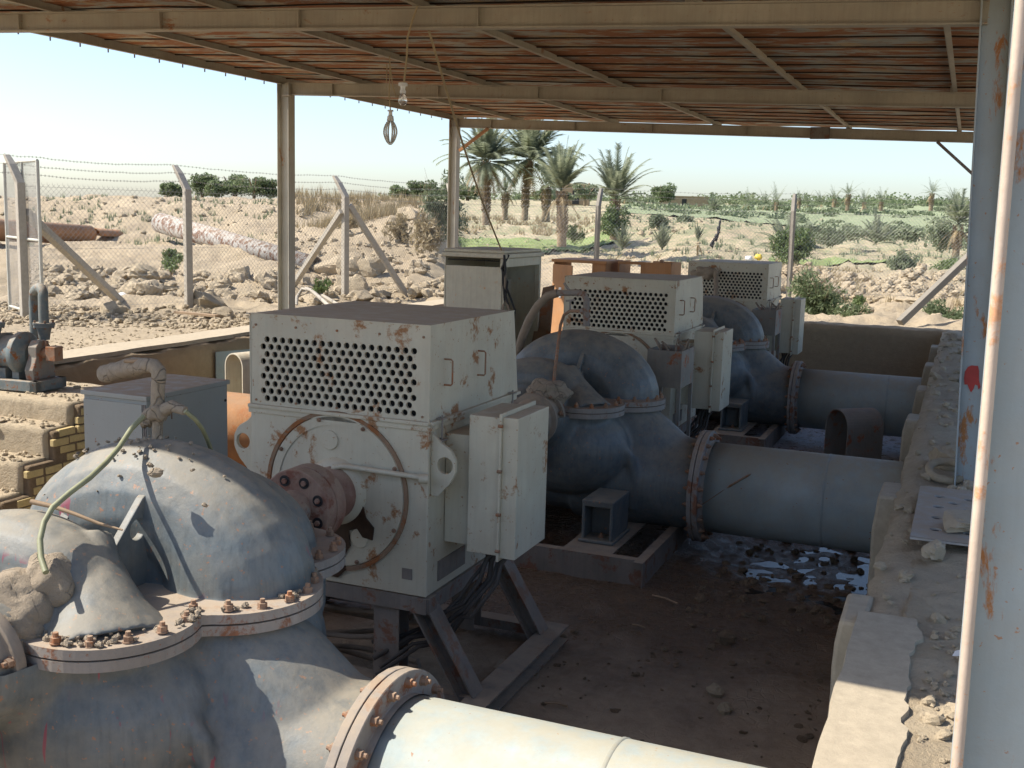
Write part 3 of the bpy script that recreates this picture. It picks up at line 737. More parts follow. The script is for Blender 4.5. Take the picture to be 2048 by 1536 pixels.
def make_pump():
    R = empty('water_pump', (0,0,0))
    # upper casing: tall volute arch between two lower suction lobes
    u = MB()
    arch(u, .01, .18, .43, .33, .325, .285, flare=.18)
    arch(u, -.20, -.46, .34, .22, .21, .21)
    arch(u, -.06, .66, .36, .20, .23, .235)
    u.ball((0, .18, .05), (.50, .28, .34), 24, 14)
    u.ball((-.15, -.48, .0), (.36, .24, .2), 20, 12); u.ball((0, .6, .03), (.42, .3, .26), 20, 12)
    u.tube([(.26,-.52,-.05), (.22,-.49,.06), (.14,-.42,.20), (.08,-.34,.33)], [.30, .20, .12, .07], 20)       # flared skirt below the lug
    u.tube([(-.34,-.60,-.03), (-.26,-.55,.14), (-.16,-.42,.28)], [.16, .12, .08], 14)
    u.tube([(0,-.98,.0), (0,-.7,.03), (0,-.4,.1)], [.17, .20, .18], 16)
    u.tube([(0,.98,.0), (0,.7,.03), (0,.4,.1)], [.20, .24, .2], 16)
    u.prism(flange_outline(-.085), -.03, .025)
    me = remesh(u, 'upper_casing', M['pump'], .014, 4)
    # keep only what is above the split
    import bmesh
    bm = bmesh.new(); bm.from_mesh(me)
    bmesh.ops.bisect_plane(bm, geom=bm.verts[:]+bm.edges[:]+bm.faces[:], plane_co=(0,0,-.02), plane_no=(0,0,-1), clear_outer=True)
    bm.to_mesh(me); bm.free()
    up_ = part(me, 'upper_casing', R)
    # lifting lug, a plate standing between lobe and arch
    lg = MB()
    out = [(-.30,-.05),(-.27,.28),(-.08,.47),(.0,.50),(.02,-.05)]
    hc = (-.135, .315); hr = .048; n = 24; ring = []
    for i in range(n):
        t = 2*PI*i/n; d = Vector((math.cos(t), math.sin(t))); best = 9
        for (a, c) in zip(out, out[1:]+out[:1]):
            a = Vector(a)-Vector(hc); c = Vector(c)-Vector(hc); e = c-a; den = d.x*e.y-d.y*e.x
            if abs(den) > 1e-9:
                s = (a.x*e.y-a.y*e.x)/den; q = (a.x*d.y-a.y*d.x)/den
                if s > 0 and -1e-6 <= q <= 1+1e-6: best = min(best, s)
        ring.append((Vector(hc)+d*best, Vector(hc)+d*hr))
    vs = []
    for x in (-.02, .02):
        for o_, i_ in ring: vs += [(x, o_.x, o_.y), (x, i_.x, i_.y)]
    fs = []
    for i in range(n):
        j = (i+1) % n; fs += [(2*i, 2*j, 2*j+1, 2*i+1), (2*n+2*i, 2*n+2*i+1, 2*n+2*j+1, 2*n+2*j), (2*i, 2*n+2*i, 2*n+2*j, 2*j), (2*i+1, 2*j+1, 2*n+2*j+1, 2*n+2*i+1)]
    lg.add(vs, fs); o = lg.build('lifting_lug', M['pump'], R, bevel=.006); o.location = (.11, .0, -.01)
    lg2 = MB(); lg2.add(vs, fs); o = part(lg2.mesh('lifting_lug'), 'lifting_lug', R, (-.36, .03, -.10), (0, 0, .25)); o.data.materials.append(M['pump'])
    # split flange: two plates with a dirty joint
    fo = flange_outline(); f = MB(); f.prism(fo, .0, .042); fl = f.build('casing_flange', M['flange'], R, bevel=.004)
    f = MB(); f.prism(flange_outline(-.012), -.008, .001); f.build('gasket', M['oil'], R)
    f = MB(); f.prism(fo, -.052, -.008); f.build('lower_flange', M['flange'], R, bevel=.004)
    fo2 = flange_outline(-.042); acc = 0; last = Vector(fo2[0]); placed = []
    for i in range(1, 121):
        p = Vector(fo2[i % 120]); acc += (p-last).length; last = p
        if acc > .118 and abs(p.x) > .16: placed.append(p.copy()); acc = 0
    for k, p in enumerate(placed):
        part(BOLT, 'bolt', fl, (p.x, p.y, .040+.004*((k*7)%3)), (.03*((k%3)-1), 0, k*.7))
    # lower casing with both nozzles
    lo = MB()
    lo.prism(flange_outline(-.10), -.30, -.02)
    lo.ball((0,0,-.52), (.80,.60,.60), 32, 18)
    lo.ball((.12,-.42,-.40), (.60,.46,.46), 24, 14); lo.ball((.12,.42,-.40), (.60,.46,.46), 24, 14)
    lo.tube([(.2,0,-.62), (.6,0,-.68), (.95,0,-.72), (1.32,0,-.74)], [.56,.52,.45,.43], 32)
    lo.tube([(-.2,0,-.62), (-.6,0,-.68), (-.95,0,-.72), (-1.32,0,-.74)], [.5,.46,.43,.43], 32)
    lo.tube([(.2,0,-.10), (.75,0,-.40), (1.0,0,-.60)], [.36,.34,.34], 24)
    for s in (-1, 1): lo.tube([(0,s*.5,-.18), (0,s*.85,-.06), (0,s*1.02,-.03)], [.42,.27,.24], 20)
    # raised rib sweeping down where volute meets nozzle
    lo.tube([(.40,-.50,-.12), (.58,-.53,-.22), (.74,-.48,-.42), (.80,-.44,-.7), (.76,-.40,-.95)], .05, 8)
    me = remesh(lo, 'lower_casing', M['pump'], .02, 7); 
    bm = bmesh.new(); bm.from_mesh(me)
    bmesh.ops.bisect_plane(bm, geom=bm.verts[:]+bm.edges[:]+bm.faces[:], plane_co=(0,0,-.03), plane_no=(0,0,1), clear_outer=True)
    bm.to_mesh(me); bm.free()
    part(me, 'lower_casing', R)
    # nozzle flanges
    for s in (1, -1):
        f = MB(); f.lathe((s*1.30,0,-.74), (s,0,0), [(0,.40),(0,.53),(.04,.53),(.04,.40)], 40)
        nf = f.build('nozzle_flange', M['flange'], R, bevel=.003)
        if s == 1:
            for i in range(20):
                t = 2*PI*(i+.5)/20
                o = part(BOLT, 'bolt', nf, (1.302, math.cos(t)*.485, -.74+math.sin(t)*.485), (0, -PI/2, 0))
    # bearing housings on brackets
    f = MB(); f.lathe((0,.95,0), (0,1,0), [(0,.03),(0,.15),(.04,.15),(.05,.12),(.14,.12),(.15,.05)], 24, True); f.build('bearing_cap', M['bear'], R)
    for s in (-1,):
        f = MB(); f.lathe((0,s*.90,-.05), (0,s,0), [(0,.05),(0,.25),(.05,.25),(.05,.21),(.16,.20),(.17,.235),(.21,.235),(.22,.19),(.34,.16),(.36,.10),(.36,.04)], 28, True)
        bh = f.build('bearing_housing', M['bear'], R, bevel=.004)
        if s < 0:
            for i in range(8):
                t = 2*PI*(i+.3)/8; part(BOLT, 'bolt', bh, (math.cos(t)*.225, -.95, -.05+math.sin(t)*.225), (PI/2, 0, 0))
        f = MB(); f.box((-.17, min(s*1.0, s*1.3), -.16), (.17, max(s*1.0, s*1.3), -.13)); f.bar((0,s*.9,-.5), (0,s*1.15,-.16), .26, .03, (1,0,0)); f.build('bearing_bracket', M['pump'], R, bevel=.006)
    f = MB(); f.cyl((0,-1.3,0), (0,1.4,0), .055); f.build('shaft', M['steel_dark'], R)
    # cast feet with open front
    for x in (-.77, .48):
        for y in (-1.04, .50):
            f = MB(); x1 = x+.29; yb = y+.50
            f.box((x-.02, y-.03, -1.125), (x1+.02, yb, -1.095)); f.box((x, y, -1.095), (x+.03, yb, -.78)); f.box((x1-.03, y, -1.095), (x1, yb, -.78))
            f.box((x+.03, yb-.3, -1.095), (x1-.03, yb-.03, -.78)); f.box((x-.002, y+.001, -.80), (x1+.002, yb, -.74))
            ft = f.build('foot', M['pump'], R, bevel=.01)
            part(BOLT, 'bolt', ft, (x+.16, y+.09, -1.096))
    # skid of channel beams
    f = MB(); zt = -1.125; zf = -1.36
    def chan(p, q, opn):
        p = Vector(p); q = Vector(q); f.bar(p, q, .012, .235); 
        for z in (.1115, -.1115): f.bar(p+Vector(opn)*.04+Vector((0,0,z)), q+Vector(opn)*.04+Vector((0,0,z)), .08, .012)
    zc = (zt+zf)/2
    chan((-1.2,-1.36,zc), (1.15,-1.36,zc), (0,1,0)); chan((-1.2,.95,zc), (1.02,.95,zc), (0,-1,0))
    chan((1.16,-1.42,zc), (1.16,1.1,zc), (-1,0,0)); chan((-1.2,-1.42,zc), (-1.2,1.1,zc), (1,0,0))
    f.box((-.85,-1.32,zt-.012), (-.40,1.0,zt-.002)); f.box((.40,-1.32,zt-.012), (.85,1.0,zt-.002))
    f.build('skid_frame', M['steel_dark'], R)
    return R
def make_motor():
    """origin: centre of the front face on the shaft line"""
    R = empty('electric_motor', (0,0,0)); W = .645; zt = 1.09; zh = .485; zb_ = -.60; Dp = 1.33
    # body: welded box
    f = MB()
    f.box((-W+.005, .008, zb_), (W-.005, Dp-.02, zh-.02)); f.box((-W, 0, zb_), (W, .014, zh-.02)); 
    body = f.build('body', M['motor'], R, bevel=.008)
    f = MB(); f.box((-W-.01, -.012, zh-.035), (W+.01, Dp+.05, zh)); f.build('top_rail', M['motor'], R, bevel=.003)
    f = MB(); f.box((W-.03, -.004, -.50), (W+.003, .35, -.36)); 
    # dark plates standing for the shade in the foot pocket and bolt hole
    f = MB(); f.box((W-.02, .16, -.54), (W+.0035, .56, -.41)); f.build('pocket_shade', M['steel_dark'], R)
    f = MB(); f.box((W-.17, -.0035, -.50), (W-.10, .02, -.43)); f.build('hole_shade', M['steel_dark'], R)
    # hood: box with a perforated front, back sloping outward
    rt_ = .0205; px_, pz_ = .0585, .0475; cols = 19; rows = 9
    gx0 = -.575; gz1 = 1.09-.135
    hb = MB(); t = .004
    h = W-.002
    hb.add([(-h,0,zh),(-h,Dp+.09,zh),(-h,Dp-.02,zt),(-h,0,zt)], [(0,3,2,1)])
    hb.add([(h,0,zh),(h,Dp+.09,zh),(h,Dp-.02,zt),(h,0,zt)], [(0,1,2,3)])
    hb.add([(-h,Dp+.09,zh),(h,Dp+.09,zh),(h,Dp-.02,zt),(-h,Dp-.02,zt)], [(0,3,2,1)])
    # slightly dented top
    vs = []; nx, ny = 12, 12
    for j in range(ny+1):
        for i in range(nx+1):
            x = -h+2*h*i/nx; y = (Dp-.02)*j/ny; e = 0 if i in (0,nx) or j in (0,ny) else .012*noise.noise(Vector((x*2, y*2, 3)))+.006
            vs.append((x, y, zt+e))
    hb.add(vs, [(j*(nx+1)+i, j*(nx+1)+i+1, (j+1)*(nx+1)+i+1, (j+1)*(nx+1)+i) for j in range(ny) for i in range(nx)], True)
    # perforated front
    def rect(x0, x1, z0, z1): hb.add([(x0,0,z0),(x1,0,z0),(x1,0,z1),(x0,0,z1)], [(0,1,2,3)])
    gx1 = gx0+px_*(cols+.5); gz0 = gz1-pz_*rows
    rect(-h, h, gz1, zt); rect(-h, h, zh, gz0); rect(-h, gx0, gz0, gz1); rect(gx1, h, gz0, gz1)
    for r in range(rows):
        z1 = gz1-r*pz_; z0 = z1-pz_; off = px_/2 if r % 2 == 0 else 0
        n_ = cols
        if off: rect(gx0, gx0+off, z0, z1)
        else: rect(gx0+cols*px_, gx1, z0, z1)
        for c in range(n_):
            x0 = gx0+off+c*px_; x1 = x0+px_; cx = (x0+x1)/2; cz = (z0+z1)/2
            outer = [(x0,z0),(x0+px_/3,z0),(x0+2*px_/3,z0),(x1,z0),(x1,z0+pz_/3),(x1,z0+2*pz_/3),(x1,z1),(x0+2*px_/3,z1),(x0+px_/3,z1),(x0,z1),(x0,z0+2*pz_/3),(x0,z0+pz_/3)]
            vs = []
            for ox, oz in outer:
                a = math.atan2(oz-cz, ox-cx); vs += [(ox,0,oz), (cx+math.cos(a)*rt_,0,cz+math.sin(a)*rt_), (cx+math.cos(a)*rt_,.02,cz+math.sin(a)*rt_)]
            fs = []
            for i in range(12):
                j = (i+1) % 12; fs += [(3*i,3*j,3*j+1,3*i+1), (3*i+1,3*j+1,3*j+2,3*i+2)]
            hb.add(vs, fs)
    # inner back plate painted near-black as the shade behind the holes
    hood = hb.build('hood', M['motor'], R)
    f = MB(); f.box((-h+.01, .10, zh+.01), (h-.01, .11, zt-.012)); f.build('hood_shade_plate', M['dark'], R)
    f = MB(); 
    for a, c in (((-h,0,zt),(h,0,zt)), ((h,0,zt),(h,Dp-.02,zt)), ((h,0,zh),(h,0,zt)), ((-h,0,zh),(-h,0,zt))): f.bar(a, c, .008, .008)
    f.build('hood_edge', M['motor'], R)
    f = MB(); f.bar((-W-.005,-.012,zh+.012), (W+.005,-.012,zh+.012), .03, .022); f.bar((W+.012,0,zh+.012), (W+.012,Dp+.08,zh+.012), .03, .022); f.build('hood_skirt', M['motor'], R, bevel=.003)
    for y in (.20, .70):
        f = MB(); x = W+.0; z0, z1 = zt-.38, zt-.22
        f.tube([(x, y, z0), (x+.045, y, z0), (x+.055, y, z0+.01), (x+.055, y, z1-.01), (x+.045, y, z1), (x, y, z1)], .006, 8); f.build('handle', M['bolt'], R)
    for y in (.12, Dp-.08):
        f = MB(); f.box((W+.005, y-.04, zh-.11), (W+.05, y+.04, zh-.10)); f.cyl((W+.03, y, zh-.14), (W+.03, y, zh+.05), .006, n=8); f.box((W+.005,y-.03,zh+.026),(W+.05,y+.03,zh+.034)); f.build('clamp', M['flange'], R)
    for x in (-.6,-.3,0,.3,.6):
        for z in (zt-.07, zh+.05):
            f = MB(); f.cyl((x,.002,z),(x,-.006,z),.008,n=8); f.build('screw', M['bolt'], R)
    # round end bell on the front face
    f = MB(); f.lathe((0,0,0), (0,-1,0), [(0,.515),(.014,.515),(.014,.49),(.004,.485)], 64); f.build('end_ring', M['motor_rust'], R)
    f = MB(); f.lathe((0,0,0), (0,-1,0), [(.004,.485),(.012,.48),(.012,.425),(.006,.43),(.006,.0)], 64); f.lathe((0,0,0), (0,-1,0), [(.006,.22),(.02,.21),(.035,.2),(.05,.16),(.05,0)], 48, True)
    bell = f.build('end_bell', M['motor'], R)
    for a in (65, 105, 150, 200, 245, 290, 335, 25):
        t = math.radians(a); o = part(BOLT, 'bolt', bell, (math.cos(t)*.465, -.010, math.sin(t)*.465), (PI/2,0,0)); o.scale = (.6,.6,.5)
    for a in (98, -58):
        t = math.radians(a); f = MB(); c = (math.cos(t)*.33, -.006, math.sin(t)*.33); f.lathe(c, (0,-1,0), [(0,.062),(.008,.062),(.010,.058),(.010,0)], 28); f.build('cover_disc', M['motor'], bell)
    f = MB(); f.lathe((0,-.05,0), (0,-1,0), [(-.01,.17),(.04,.165),(.05,.13),(.10,.12),(.12,.09)], 32, True); f.build('bearing_cap', M['coupling'], R)
    # oil soaked stain under the hub
    st = [(-.10,.16),(.02,.20),(.12,.17),(.19,.06),(.20,-.06),(.22,-.14),(.28,-.20),(.27,-.28),(.20,-.27),(.16,-.22),(.10,-.24),(.11,-.34),(.06,-.42),(.08,-.50),(.02,-.56),(-.28,-.555),(-.42,-.50),(-.44,-.36),(-.36,-.22),(-.25,-.05),(-.2,.08)]
    n = len(st); f = MB(); f.add([(x,-.0165,z) for x, z in st]+[(x,-.004,z) for x, z in st], [tuple(range(n))]+[(i,(i+1)%n,n+(i+1)%n,n+i) for i in range(n)]); f.build('oil_stain', M['oil'], R)
    f = MB(); f.tube([(.0,-.05,.12),(.02,-.07,.17),(.08,-.06,.185),(.60,-.035,.17),(.63,-.03,.15)], .017, 10); f.cyl((.61,-.055,.165),(.66,-.03,.165),.03); f.build('drain_pipe', M['motor'], R)
    f = MB(); f.ball((-.01,-.07,.13), (.035,.03,.045), 10, 8); f.build('grease_fitting', M['coupling'], R)
    # coupling: two bolted discs
    f = MB(); f.lathe((0,-.17,0), (0,-1,0), [(0,.12),(0,.165),(.09,.16),(.10,.18),(.10,.235),(.195,.235),(.197,.226),(.207,.226),(.209,.235),(.293,.235),(.30,.228),(.30,.11),(.30,.0)], 40)
    cp = f.build('coupling', M['coupling'], R, bevel=.003)
    f = MB(); f.lathe((0,-.46,0), (0,-1,0), [(0,.115),(.06,.105),(.10,.09),(.15,.085),(.30,.08)], 28, True); f.build('hub', M['coupling'], cp)
    for i in range(8):
        t = 2*PI*(i+.5)/8; c = (math.cos(t)*.175, -.472, math.sin(t)*.175)
        f = MB(); f.lathe(c, (0,-1,0), [(0,.034),(.003,.034),(.003,.026)], 20); f.lathe(c, (0,-1,0), [(.0005,.027),(.0005,0)], 20); f.build('bolt_socket', M['rubber'], cp)
        f = MB(); f.cyl((c[0], c[1]+.01, c[2]), (c[0], c[1]-.014, c[2]), .017, n=6, smooth=False); f.build('bolt', M['coupling'], cp)
    # lifting eyes at both front corners
    for s in (-1, 1):
        f = MB(); out = [(0,.20),(.06,.13),(.13,.09),(.165,.03),(.165,-.05),(.13,-.12),(.07,-.18),(0,-.27)]
        hc = Vector((.095, -.01)); n = 28; ring = []
        for i in range(n):
            t = 2*PI*i/n; d = Vector((math.cos(t), math.sin(t))); best = 9
            for (a, c) in zip(out, out[1:]+out[:1]):
                a = Vector(a)-hc; c = Vector(c)-hc; e = c-a; den = d.x*e.y-d.y*e.x
                if abs(den) > 1e-9:
                    sg = (a.x*e.y-a.y*e.x)/den; q = (a.x*d.y-a.y*d.x)/den
                    if sg > 0 and -1e-6 <= q <= 1+1e-6: best = min(best, sg)
            ring.append((hc+d*best, hc+d*.052))
        vs = []
        for y in (.04, .07):
            for o_, i_ in ring: vs += [(s*(W+o_.x-.003), y, .25+o_.y), (s*(W+i_.x-.003), y, .25+i_.y)]
        fs = []
        for i in range(n):
            j = (i+1) % n; fs += [(2*i,2*j,2*j+1,2*i+1), (2*n+2*i,2*n+2*i+1,2*n+2*j+1,2*n+2*j), (2*i,2*n+2*i,2*n+2*j,2*j), (2*i+1,2*j+1,2*n+2*j+1,2*n+2*i+1)]
        f.add(vs, fs); f.build('lifting_eye', M['motor'], R, bevel=.003)
    # terminal box on its duct
    f = MB(); f.box((W, .24, -.30), (W+.19, .62, .40)); f.build('cable_duct', M['motor'], R, bevel=.004)
    f = MB(); f.box((W+.19, .17, -.32), (W+.40, .68, .545)); tb = f.build('terminal_box', M['motor'], R, bevel=.004)
    f = MB(); f.box((W+.40, .14, -.35), (W+.415, .71, .575)); f.box((W+.415, .165, -.33), (W+.515, .685, .55)); f.build('lid', M['motor'], tb, bevel=.004)
    for z in (-.28, -.05, .22, .5):
        f = MB(); f.cyl((W+.396,.14,z), (W+.424,.14,z), .011, n=8); f.build('screw', M['bolt'], tb)
    # steel stand
    S = MB(); g = -1.27; tz = zb_-.008
    S.bar((-W-.02, .06, tz-.05), (W+.02, .06, tz-.05), .10, .10); S.bar((-W-.02, Dp-.06, tz-.05), (W+.02, Dp-.06, tz-.05), .10, .10)
    S.bar((W-.05, 0, tz-.055), (W-.05, Dp+.05, tz-.055), .10, .10); S.bar((-W+.05, 0, tz-.055), (-W+.05, Dp+.05, tz-.055), .10, .10)
    for y in (.05, Dp-.12):
        for s in (-1, 1):
            S.box((s*(W-.30)-.09, y-.01, g), (s*(W-.30)+.09, y, tz-.1)); S.box((s*(W-.30)-.09, y+.12, g), (s*(W-.30)+.09, y+.13, tz-.1)); S.box((s*(W-.30)-.006, y, g), (s*(W-.30)+.006, y+.12, tz-.1))
            # raking legs, H section
            a = Vector((s*(W-.02), y+.04, tz-.04)); c = Vector((s*(W+.33), y+.04, g+.06))
            S.bar(a, c, .15, .012, (s,0,.6)); off = Vector((s*.8,0,.55)).normalized()*.1
            S.bar(a-off, c-off, .15, .012, (s,0,.6)); S.bar(a-off/2, c-off/2, .010, .09, (s,0,.6))
    for s in (-1, 1):
        S.bar((s*(W+.36), -.12, g+.065), (s*(W+.36), Dp+.12, g+.065), .17, .012); S.bar((s*(W+.36), -.12, g-.04), (s*(W+.36), Dp+.12, g-.04), .17, .012); S.bar((s*(W+.36), -.12, g+.01), (s*(W+.36), Dp+.12, g+.01), .012, .1)
    for y in (.0, Dp-.02): S.bar((-W-.3, y+.1, g+.02), (W+.3, y+.1, g+.02), .12, .07)
    S.build('stand', M['steel_dark'], R)
    # drooping power cables from terminal box to under the stand
    for k in range(5):
        f = MB(); x = W+.24+.04*k; 
        rq = random.Random(k*7); j_ = lambda: rq.uniform(-.035,.035)
        f.tube([(x,.36+.03*k,-.33), (x-.01+j_(),.34+j_(),-.42), (x-.06+j_(),.32+j_(),-.54), (x-.14+j_(),.28-.03*k,-.66-.02*k+j_()), (x-.24+j_(),.24+j_(),-.77), (x-.36+j_(),.2+j_(),-.88-.02*k), (x-.5,.13+j_(),-.95+j_()), (x-.66+j_(),.1-.05*k,-1.0-.03*k)], .013+.002*(k%3), 8); f.build('cable', M['cabled'], R)
    return R
YS = [3.95, 10.15, 16.1]; YM = [5.85, 11.8, 17.75]
pump = make_pump(); motor = make_motor()
PL = ['nearest big blue-grey pump, sunlit on top, with red streaks and caked mud', 'second big dark blue pump, in the shade behind the nearest motor', 'farthest big dark blue pump, only half seen behind the second motor']
ML = ['nearest large grey-green motor with perforated hood, behind the sunlit pump', 'middle grey-green motor, rusty junction box standing before its hood', 'farthest grey-green motor, its perforated hood holes partly hidden by a mud clump']
pumps = []; motors = []
for i, y in enumerate(YS):
    p = pump if i == 0 else copy_tree(pump); p.location = (-3.5, y, -1.76); tag(p, PL[i], 'pump', 'big water pumps in a row'); pumps.append(p)
    q = motor if i == 0 else copy_tree(motor); q.location = (-3.575, YM[i], -1.76); tag(q, ML[i], 'motor', 'electric motors in a row'); motors.append(q)
# ------------------------------------------------------------------ pipes
lp = ['sunlit pale blue pipe from the nearest pump to the right wall', 'pale blue pipe in shade with a rust scratch and pink smear, from the second pump', 'farthest pale blue pipe, passing behind the curved guard standing in water']
fl0 = None
for i, y in enumerate(YS):
    R = empty('water_pipe', (-2.16, y, -2.50)); tag(R, lp[i], 'pipe', 'blue pipes into the right wall')
    if fl0 is None:
        b = MB(); b.lathe((.04,0,0), (1,0,0), [(0,.42),(.0,.425),(1.95,.425)], 64, True); me_p = b.mesh('pipe_body'); me_p.materials.append(M['pipe'])
        b = MB(); b.lathe((.006,0,0), (1,0,0), [(0,.40),(0,.53),(.05,.53),(.05,.43),(.085,.43)], 64); me_f = b.mesh('flange'); me_f.materials.append(M['flange'])
        fl0 = 1
    part(me_p, 'pipe_body', R); f = part(me_f, 'flange', R)
    b = MB(); b.lathe((1.02+.12*i,0,0), (1,0,0), [(-.012,.4245),(-.006,.4295),(0,.4275),(.006,.4295),(.012,.4245)], 64, True); b.build('weld_seam', M['pipe'], R)
    bv = f.modifiers.new('bevel', 'BEVEL'); bv.width = .004; bv.limit_method = 'ANGLE'
    for k in range(20):
        t = 2*PI*(k+.5)/20; part(BOLT, 'bolt', f, (.056, math.cos(t)*.485, math.sin(t)*.485), (0, PI/2, 0))
    if i == 1:
        b = MB()
        def onp(ang, x, o=.4262): return (x, -math.cos(ang)*o, math.sin(ang)*o)
        for (a0, x0, a1, x1, w_) in ((.62,.50,.25,.30,.010),(.22,.285,-.35,-.0,.004)):
            b.tube([onp(a0+(a1-a0)*t/8, x0+(x1-x0)*t/8) for t in range(9)], [w_*.3]+[w_]*7+[w_*.3], 6)
        b.build('scratch', M['motor_rust'], R)
lab = ['rusty orange pipe between the grey cabinet and the nearest motor', 'rusty orange pipe leading left from the farthest pump']
for k, y in enumerate(YS[1:]):
    R = empty('rusty_pipe', (-4.86, y, -2.50)); tag(R, lab[k], 'pipe', 'rusty pipes into the left wall')
    b = MB(); b.lathe((0,0,0), (-1,0,0), [(0,.41),(0,.42),(4.05,.42)], 56, True); b.build('pipe_body', M['orangepipe'], R)
    b = MB(); b.lathe((0,0,0), (-1,0,0), [(0,.40),(0,.53),(.05,.53),(.05,.41)], 48); b.build('flange', M['flange'], R)
R = empty('rusty_pipe', (-4.86, YS[0], -2.50)); tag(R, 'rusty orange pipe hidden low behind the nearest pump', 'pipe', 'rusty pipes into the left wall')
b = MB(); b.lathe((0,0,0), (-1,0,0), [(0,.41),(0,.42),(4.05,.42)], 56, True); b.build('pipe_body', M['orangepipe'], R)
# ------------------------------------------------------------------ mud, clods, sticks on pump one
def clod_mesh(seed, jit=.5):
    b = MB(); b.ball((0,0,0), 1, 9, 6, jit, seed)
    b.sm = [False]*len(b.f); return b
def scatter(name, mat, items, parent=None, kind=None, label=None, cat=None, flat=.7, jit=.55):
    protos = [clod_mesh(s, jit) for s in range(6)]; b = MB()
    for i, (x, y, z, r) in enumerate(items):
        rr = random.Random(i*13+len(items)); mt = Matrix.Translation((x,y,z)) @ Euler((rr.uniform(-.5,.5), rr.uniform(-.5,.5), rr.uniform(0,6.3))).to_matrix().to_4x4() @ Matrix.Diagonal((r*rr.uniform(.8,1.3), r*rr.uniform(.7,1.1), r*flat*rr.uniform(.7,1.2), 1))
        p = protos[i % 6]; o = len(b.v); b.v += [tuple(mt @ Vector(v)) for v in p.v]; b.f += [tuple(k+o for k in f) for f in p.f]; b.sm += p.sm
    o = b.build(name, mat, parent)
    if kind or label: tag(o, label, cat, None, kind)
    return o
def mudball(c, r, jit, seed, n=48, m_=32, amp=.03):
    b = MB(); b.ball((0,0,0), 1, n, m_, 0)
    for i, v in enumerate(b.v):
        p = Vector(v); d = 1 + jit*noise.noise(p*1.5+Vector((seed,0,0))) + amp*noise.noise(p*6+Vector((seed,0,0)))
        q = p*5.0; cell = noise.voronoi(q*.55+Vector((seed,0,0)))[0]; gap = cell[1]-cell[0]
        d -= .05*max(0, 1-gap/.07)
        b.v[i] = (c[0]+p.x*r[0]*d, c[1]+p.y*r[1]*d, c[2]+p.z*r[2]*d)
    return b
b = mudball((-3.53, 3.20, -1.74), (.25,.26,.24), .22, 3, 72, 48)
o_ = mudball((-3.42, 3.34, -1.58), (.13,.12,.13), .35, 8, 48, 32); b.add(o_.v, o_.f, True)
mm = b.build('mud_clump', M['mud']); tag(mm, 'big clump of cracked dried mud over the shaft bearing of the nearest pump', 'mud clump')
rr = random.Random(5); it = []; FO = flange_outline()
for cx, cy, n, s in ((-3.06,3.36,14,.09),(-2.86,3.72,34,.085),(-2.60,4.12,8,.06),(-3.18,3.30,16,.09),(-2.70,4.45,16,.07),(-3.5,3.72,26,.15),(-2.95,3.30,14,.12),(-2.72,3.85,16,.06)):
    for k in range(n*2):
        x, y = cx+rr.gauss(0,s), cy-.12+rr.gauss(0,s*.6); u_, v_ = x+3.5, y-YS[0]; a_ = math.atan2(v_, u_) % (2*PI); R_ = Vector(FO[int(a_/(2*PI)*120) % 120]).length
        if R_-.12 < math.hypot(u_, v_) < R_-.02: it.append((x, y, -1.712+abs(rr.gauss(0,.008)), rr.uniform(.006,.022)))
o = scatter('dried_mud_crumbs', M['mud'], it, kind='stuff', flat=.75); tag(o, 'crumbs of dried mud lying on the flange of the nearest pump', 'mud crumbs')
def sitz(x, y):   # rough top of the arch
    return -1.76 + .66*math.sqrt(max(0, 1-((x+3.5)/.83)**2))
it = []
for k in range(46):
    x = -3.5+rr.gauss(-.05,.2); y = 4.13+rr.gauss(-.06,.10); dy = (y-4.13)/.285
    z = sitz(x, y) - .33*(1-math.sqrt(max(0,1-dy*dy))) ; it.append((x, y, z, rr.uniform(.004,.014)))
for px, py, r in ((312,945,.035),(300,930,.02),(385,940,.012),(410,1010,.012)):
    p = ony(px, py, 3.80); it.append((p.x, p.y, p.z, r))
o = scatter('dried_mud_crumbs', M['mud'], it, kind='stuff', flat=.6); tag(o, 'flakes of dried mud on the top of the nearest pump arch', 'mud crumbs')
a = ony(62,1003,3.52); c = ony(150,1028,3.56); d = ony(245,1060,3.60)
b = MB(); b.tube([a, a.lerp(c,.5)+Vector((0,0,.006)), c, c.lerp(d,.5)-Vector((0,0,.006)), d], [.012,.010,.008,.007,.004], 6); tag(b.build('dry_stick', M['wood']), 'thin dry stick lying between the humps of the nearest pump', 'stick')
# ------------------------------------------------------------------ priming pipework
def along(pts, Y): return [ony(px, py, y) for (px, py), y in zip(pts, Y)]
Y0 = 4.15
R = empty('priming_pipe', (0,0,0)); tag(R, 'mud-caked vent pipe and tee rising from the nearest pump', 'pipe')
base = ony(315, 880, Y0); tee = ony(315, 825, Y0); up1 = ony(316, 770, Y0)
b = MB(); b.tube([base-Vector((0,0,.06)), base, tee], .026, 12); b.tube([tee, up1, ony(318,758,Y0)], .033, 12)
e = [ony(318,758,Y0), ony(317,742,Y0), ony(308,732,Y0), ony(292,730,Y0)]; b.tube(e, .036, 12); b.build('riser', M['mud'], R)
b = MB(); q0 = ony(300,731,Y0); q1 = ony(262,735,Y0+.25); q2 = ony(225,745,Y0+.45); q3 = ony(203,748,Y0+.55)
pts = [q0.lerp(q1, t/5) for t in range(5)] + [q1.lerp(q2, t/8) for t in range(8)] + [q2.lerp(q3, t/5) for t in range(6)]
rad = [.032+ (.016+.012*noise.noise(Vector((i*.9,0,0))))*(1 if i > 4 else i/4) for i in range(len(pts))]; rad[-1] = .025; b.tube(pts, rad, 14)
for i, v in enumerate(b.v): n = noise.noise(Vector(v)*18)*.010; b.v[i] = (v[0]+n, v[1]+n, v[2]+n)
